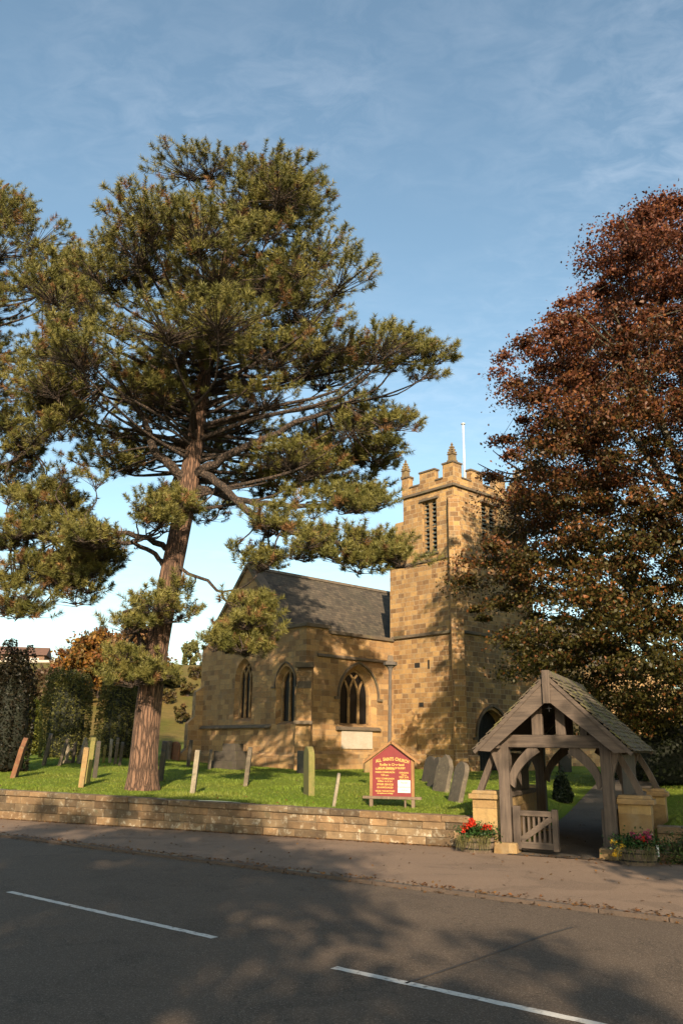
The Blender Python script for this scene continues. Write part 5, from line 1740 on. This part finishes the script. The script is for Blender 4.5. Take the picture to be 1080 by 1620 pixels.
# ------------------------------------------------------------------ trees behind the viewer that shade the road
backcol = pal((.10, .08, .02), (.14, .09, .02), (.08, .08, .02))
def backtree(x, y, h, rad, seed, ncl, label, z0=.42):
    return broadleaf('roadside_tree', label, 'tree', (x, y, 0), h, [(z0, rad * .6), (z0 + .1, rad * .95), (.7, rad), (.85, rad * .9), (.94, rad * .7), (1, rad * .4)], ncl, 80, .3, backcol, .35, seed, M['beechbark'], 'roadside trees behind the viewer', 9, 1.0, .6, .0, .1)
backtree(-2.4, -14.5, 16.6, 4.9, 81, 330, 'broad roadside tree behind the viewer to the left, shading the road')
backtree(-11.3, -14.0, 17.2, 5.6, 82, 330, 'roadside tree behind the viewer, farther left along the road')
backtree(3.5, -17, 11.5, 1.9, 83, 70, 'slim roadside tree straight behind the viewer', .3)
backtree(9.6, -1.5, 13.8, 3.9, 84, 260, 'roadside tree just out of view to the right, shading the right half of the lychgate', .5)

# ------------------------------------------------------------------ grass and fallen leaves
rs = RS(99)
n = 150000
u = rs.uniform(-30, 12, n); v = .76 + 26 * rs.uniform(0, 1, n) ** 1.7
X = LO.x + u * D.x + v * N.x; Y = LO.y + u * D.y + v * N.y
ok = np.abs(u - path_u(v)) > 1.25
ok &= ~((np.abs(u) < 2.0) & (v < 4.2))
# not inside the church
lx = (X - KX) * math.cos(CA) + (Y - KY) * math.sin(CA); ly = -(X - KX) * math.sin(CA) + (Y - KY) * math.cos(CA)
ok &= ~((lx > -.2) & (ly > -.2)) & ~((lx > 5.9) & (ly > -4.7))
X, Y = X[ok], Y[ok]; n = len(X)
B = np.stack([X, Y, terrain(X, Y) - .005], -1)
pat = (np.sin(X * .9 + 2 * np.sin(Y * .35)) * np.sin(Y * .8 + 1.5 * np.sin(X * .4)) * .5 + .5)[:, None]
hh = rs.uniform(.025, .065, (n, 1)) * (0.7 + .6 * (np.sin(X * 1.3) * np.sin(Y * 1.1) > .2))[:, None]
a = rs.uniform(0, 2 * PI, n)
w = np.stack([np.cos(a), np.sin(a), 0 * a], -1) * .011
tip = B + np.stack([rs.normal(0, .03, n), rs.normal(0, .03, n), hh[:, 0]], -1)
V = np.stack([B - w, B + w, tip], 1)
cg = (np.array([[.165, .255, .025]]) * (1 - pat) + np.array([[.25, .285, .05]]) * pat) * rs.uniform(.6, 1.5, (n, 1)) * np.array([[1, 1, 1]]) + rs.uniform(0, .03, (n, 1)) * np.array([[1, .6, .1]])
g = np_mesh('grass', V, 3, cg, M['leaf']); tag(g, 'short bright green churchyard grass', 'grass', kind='stuff')
# leaves: along the kerb, scattered on the pavement and below the wall
n = 1500
s = rs.uniform(-5, 22, n); t_ = rs.normal(.12, .11, n)
P1_ = np.array([kp(a, b, 0) for a, b in zip(s, t_)])
P1_[:, 2] = np.where(t_ > 0.0, .012, ZR + .012) 
n2 = 260
s = rs.uniform(-2, 18, n2); t_ = rs.uniform(.2, 6, n2)
P2_ = np.array([kp(a, b, .01) for a, b in zip(s, t_)])
n3 = 1500
uu = np.concatenate([rs.uniform(-22, -1.8, n3), rs.uniform(-.9, 6, 500)]); 
v3 = np.concatenate([.36 - np.abs(rs.normal(0, .07, n3)), -.12 - np.abs(rs.normal(0, .12, 500))])
P3_ = np.stack([LO.x + uu * D.x + v3 * N.x, LO.y + uu * D.y + v3 * N.y, np.full(len(uu), .012)], -1)
n4 = 700
uu = rs.uniform(-24, 8, n4); v4 = .8 + 14 * rs.uniform(0, 1, n4) ** 1.5
X4, Y4 = LO.x + uu * D.x + v4 * N.x, LO.y + uu * D.y + v4 * N.y
P4_ = np.stack([X4, Y4, terrain(X4, Y4) + .05], -1)
P = np.concatenate([P1_, P2_, P3_, P4_])
n = len(P)
lc = pal((.24, .10, .035), (.30, .15, .05), (.16, .075, .03), (.20, .12, .05))(P, rs.uniform(0, 1, n), rs)
nrm = unit(rs.normal(0, .28, (n, 3)) + np.array([0, 0, 1])); aa = unit(np.cross(nrm, rs.normal(size=(n, 3)))); bb_ = np.cross(nrm, aa)
sz = rs.uniform(.02, .042, (n, 1))
V = np.stack([P - aa * sz, P + bb_ * sz * .6 + nrm * .006, P + aa * sz, P - bb_ * sz * .6 + nrm * .006], 1)
tag(np_mesh('fallen_leaves', V, 4, lc, M['leaf']), 'brown fallen leaves gathered along the kerb and wall foot', 'fallen leaves', kind='stuff')
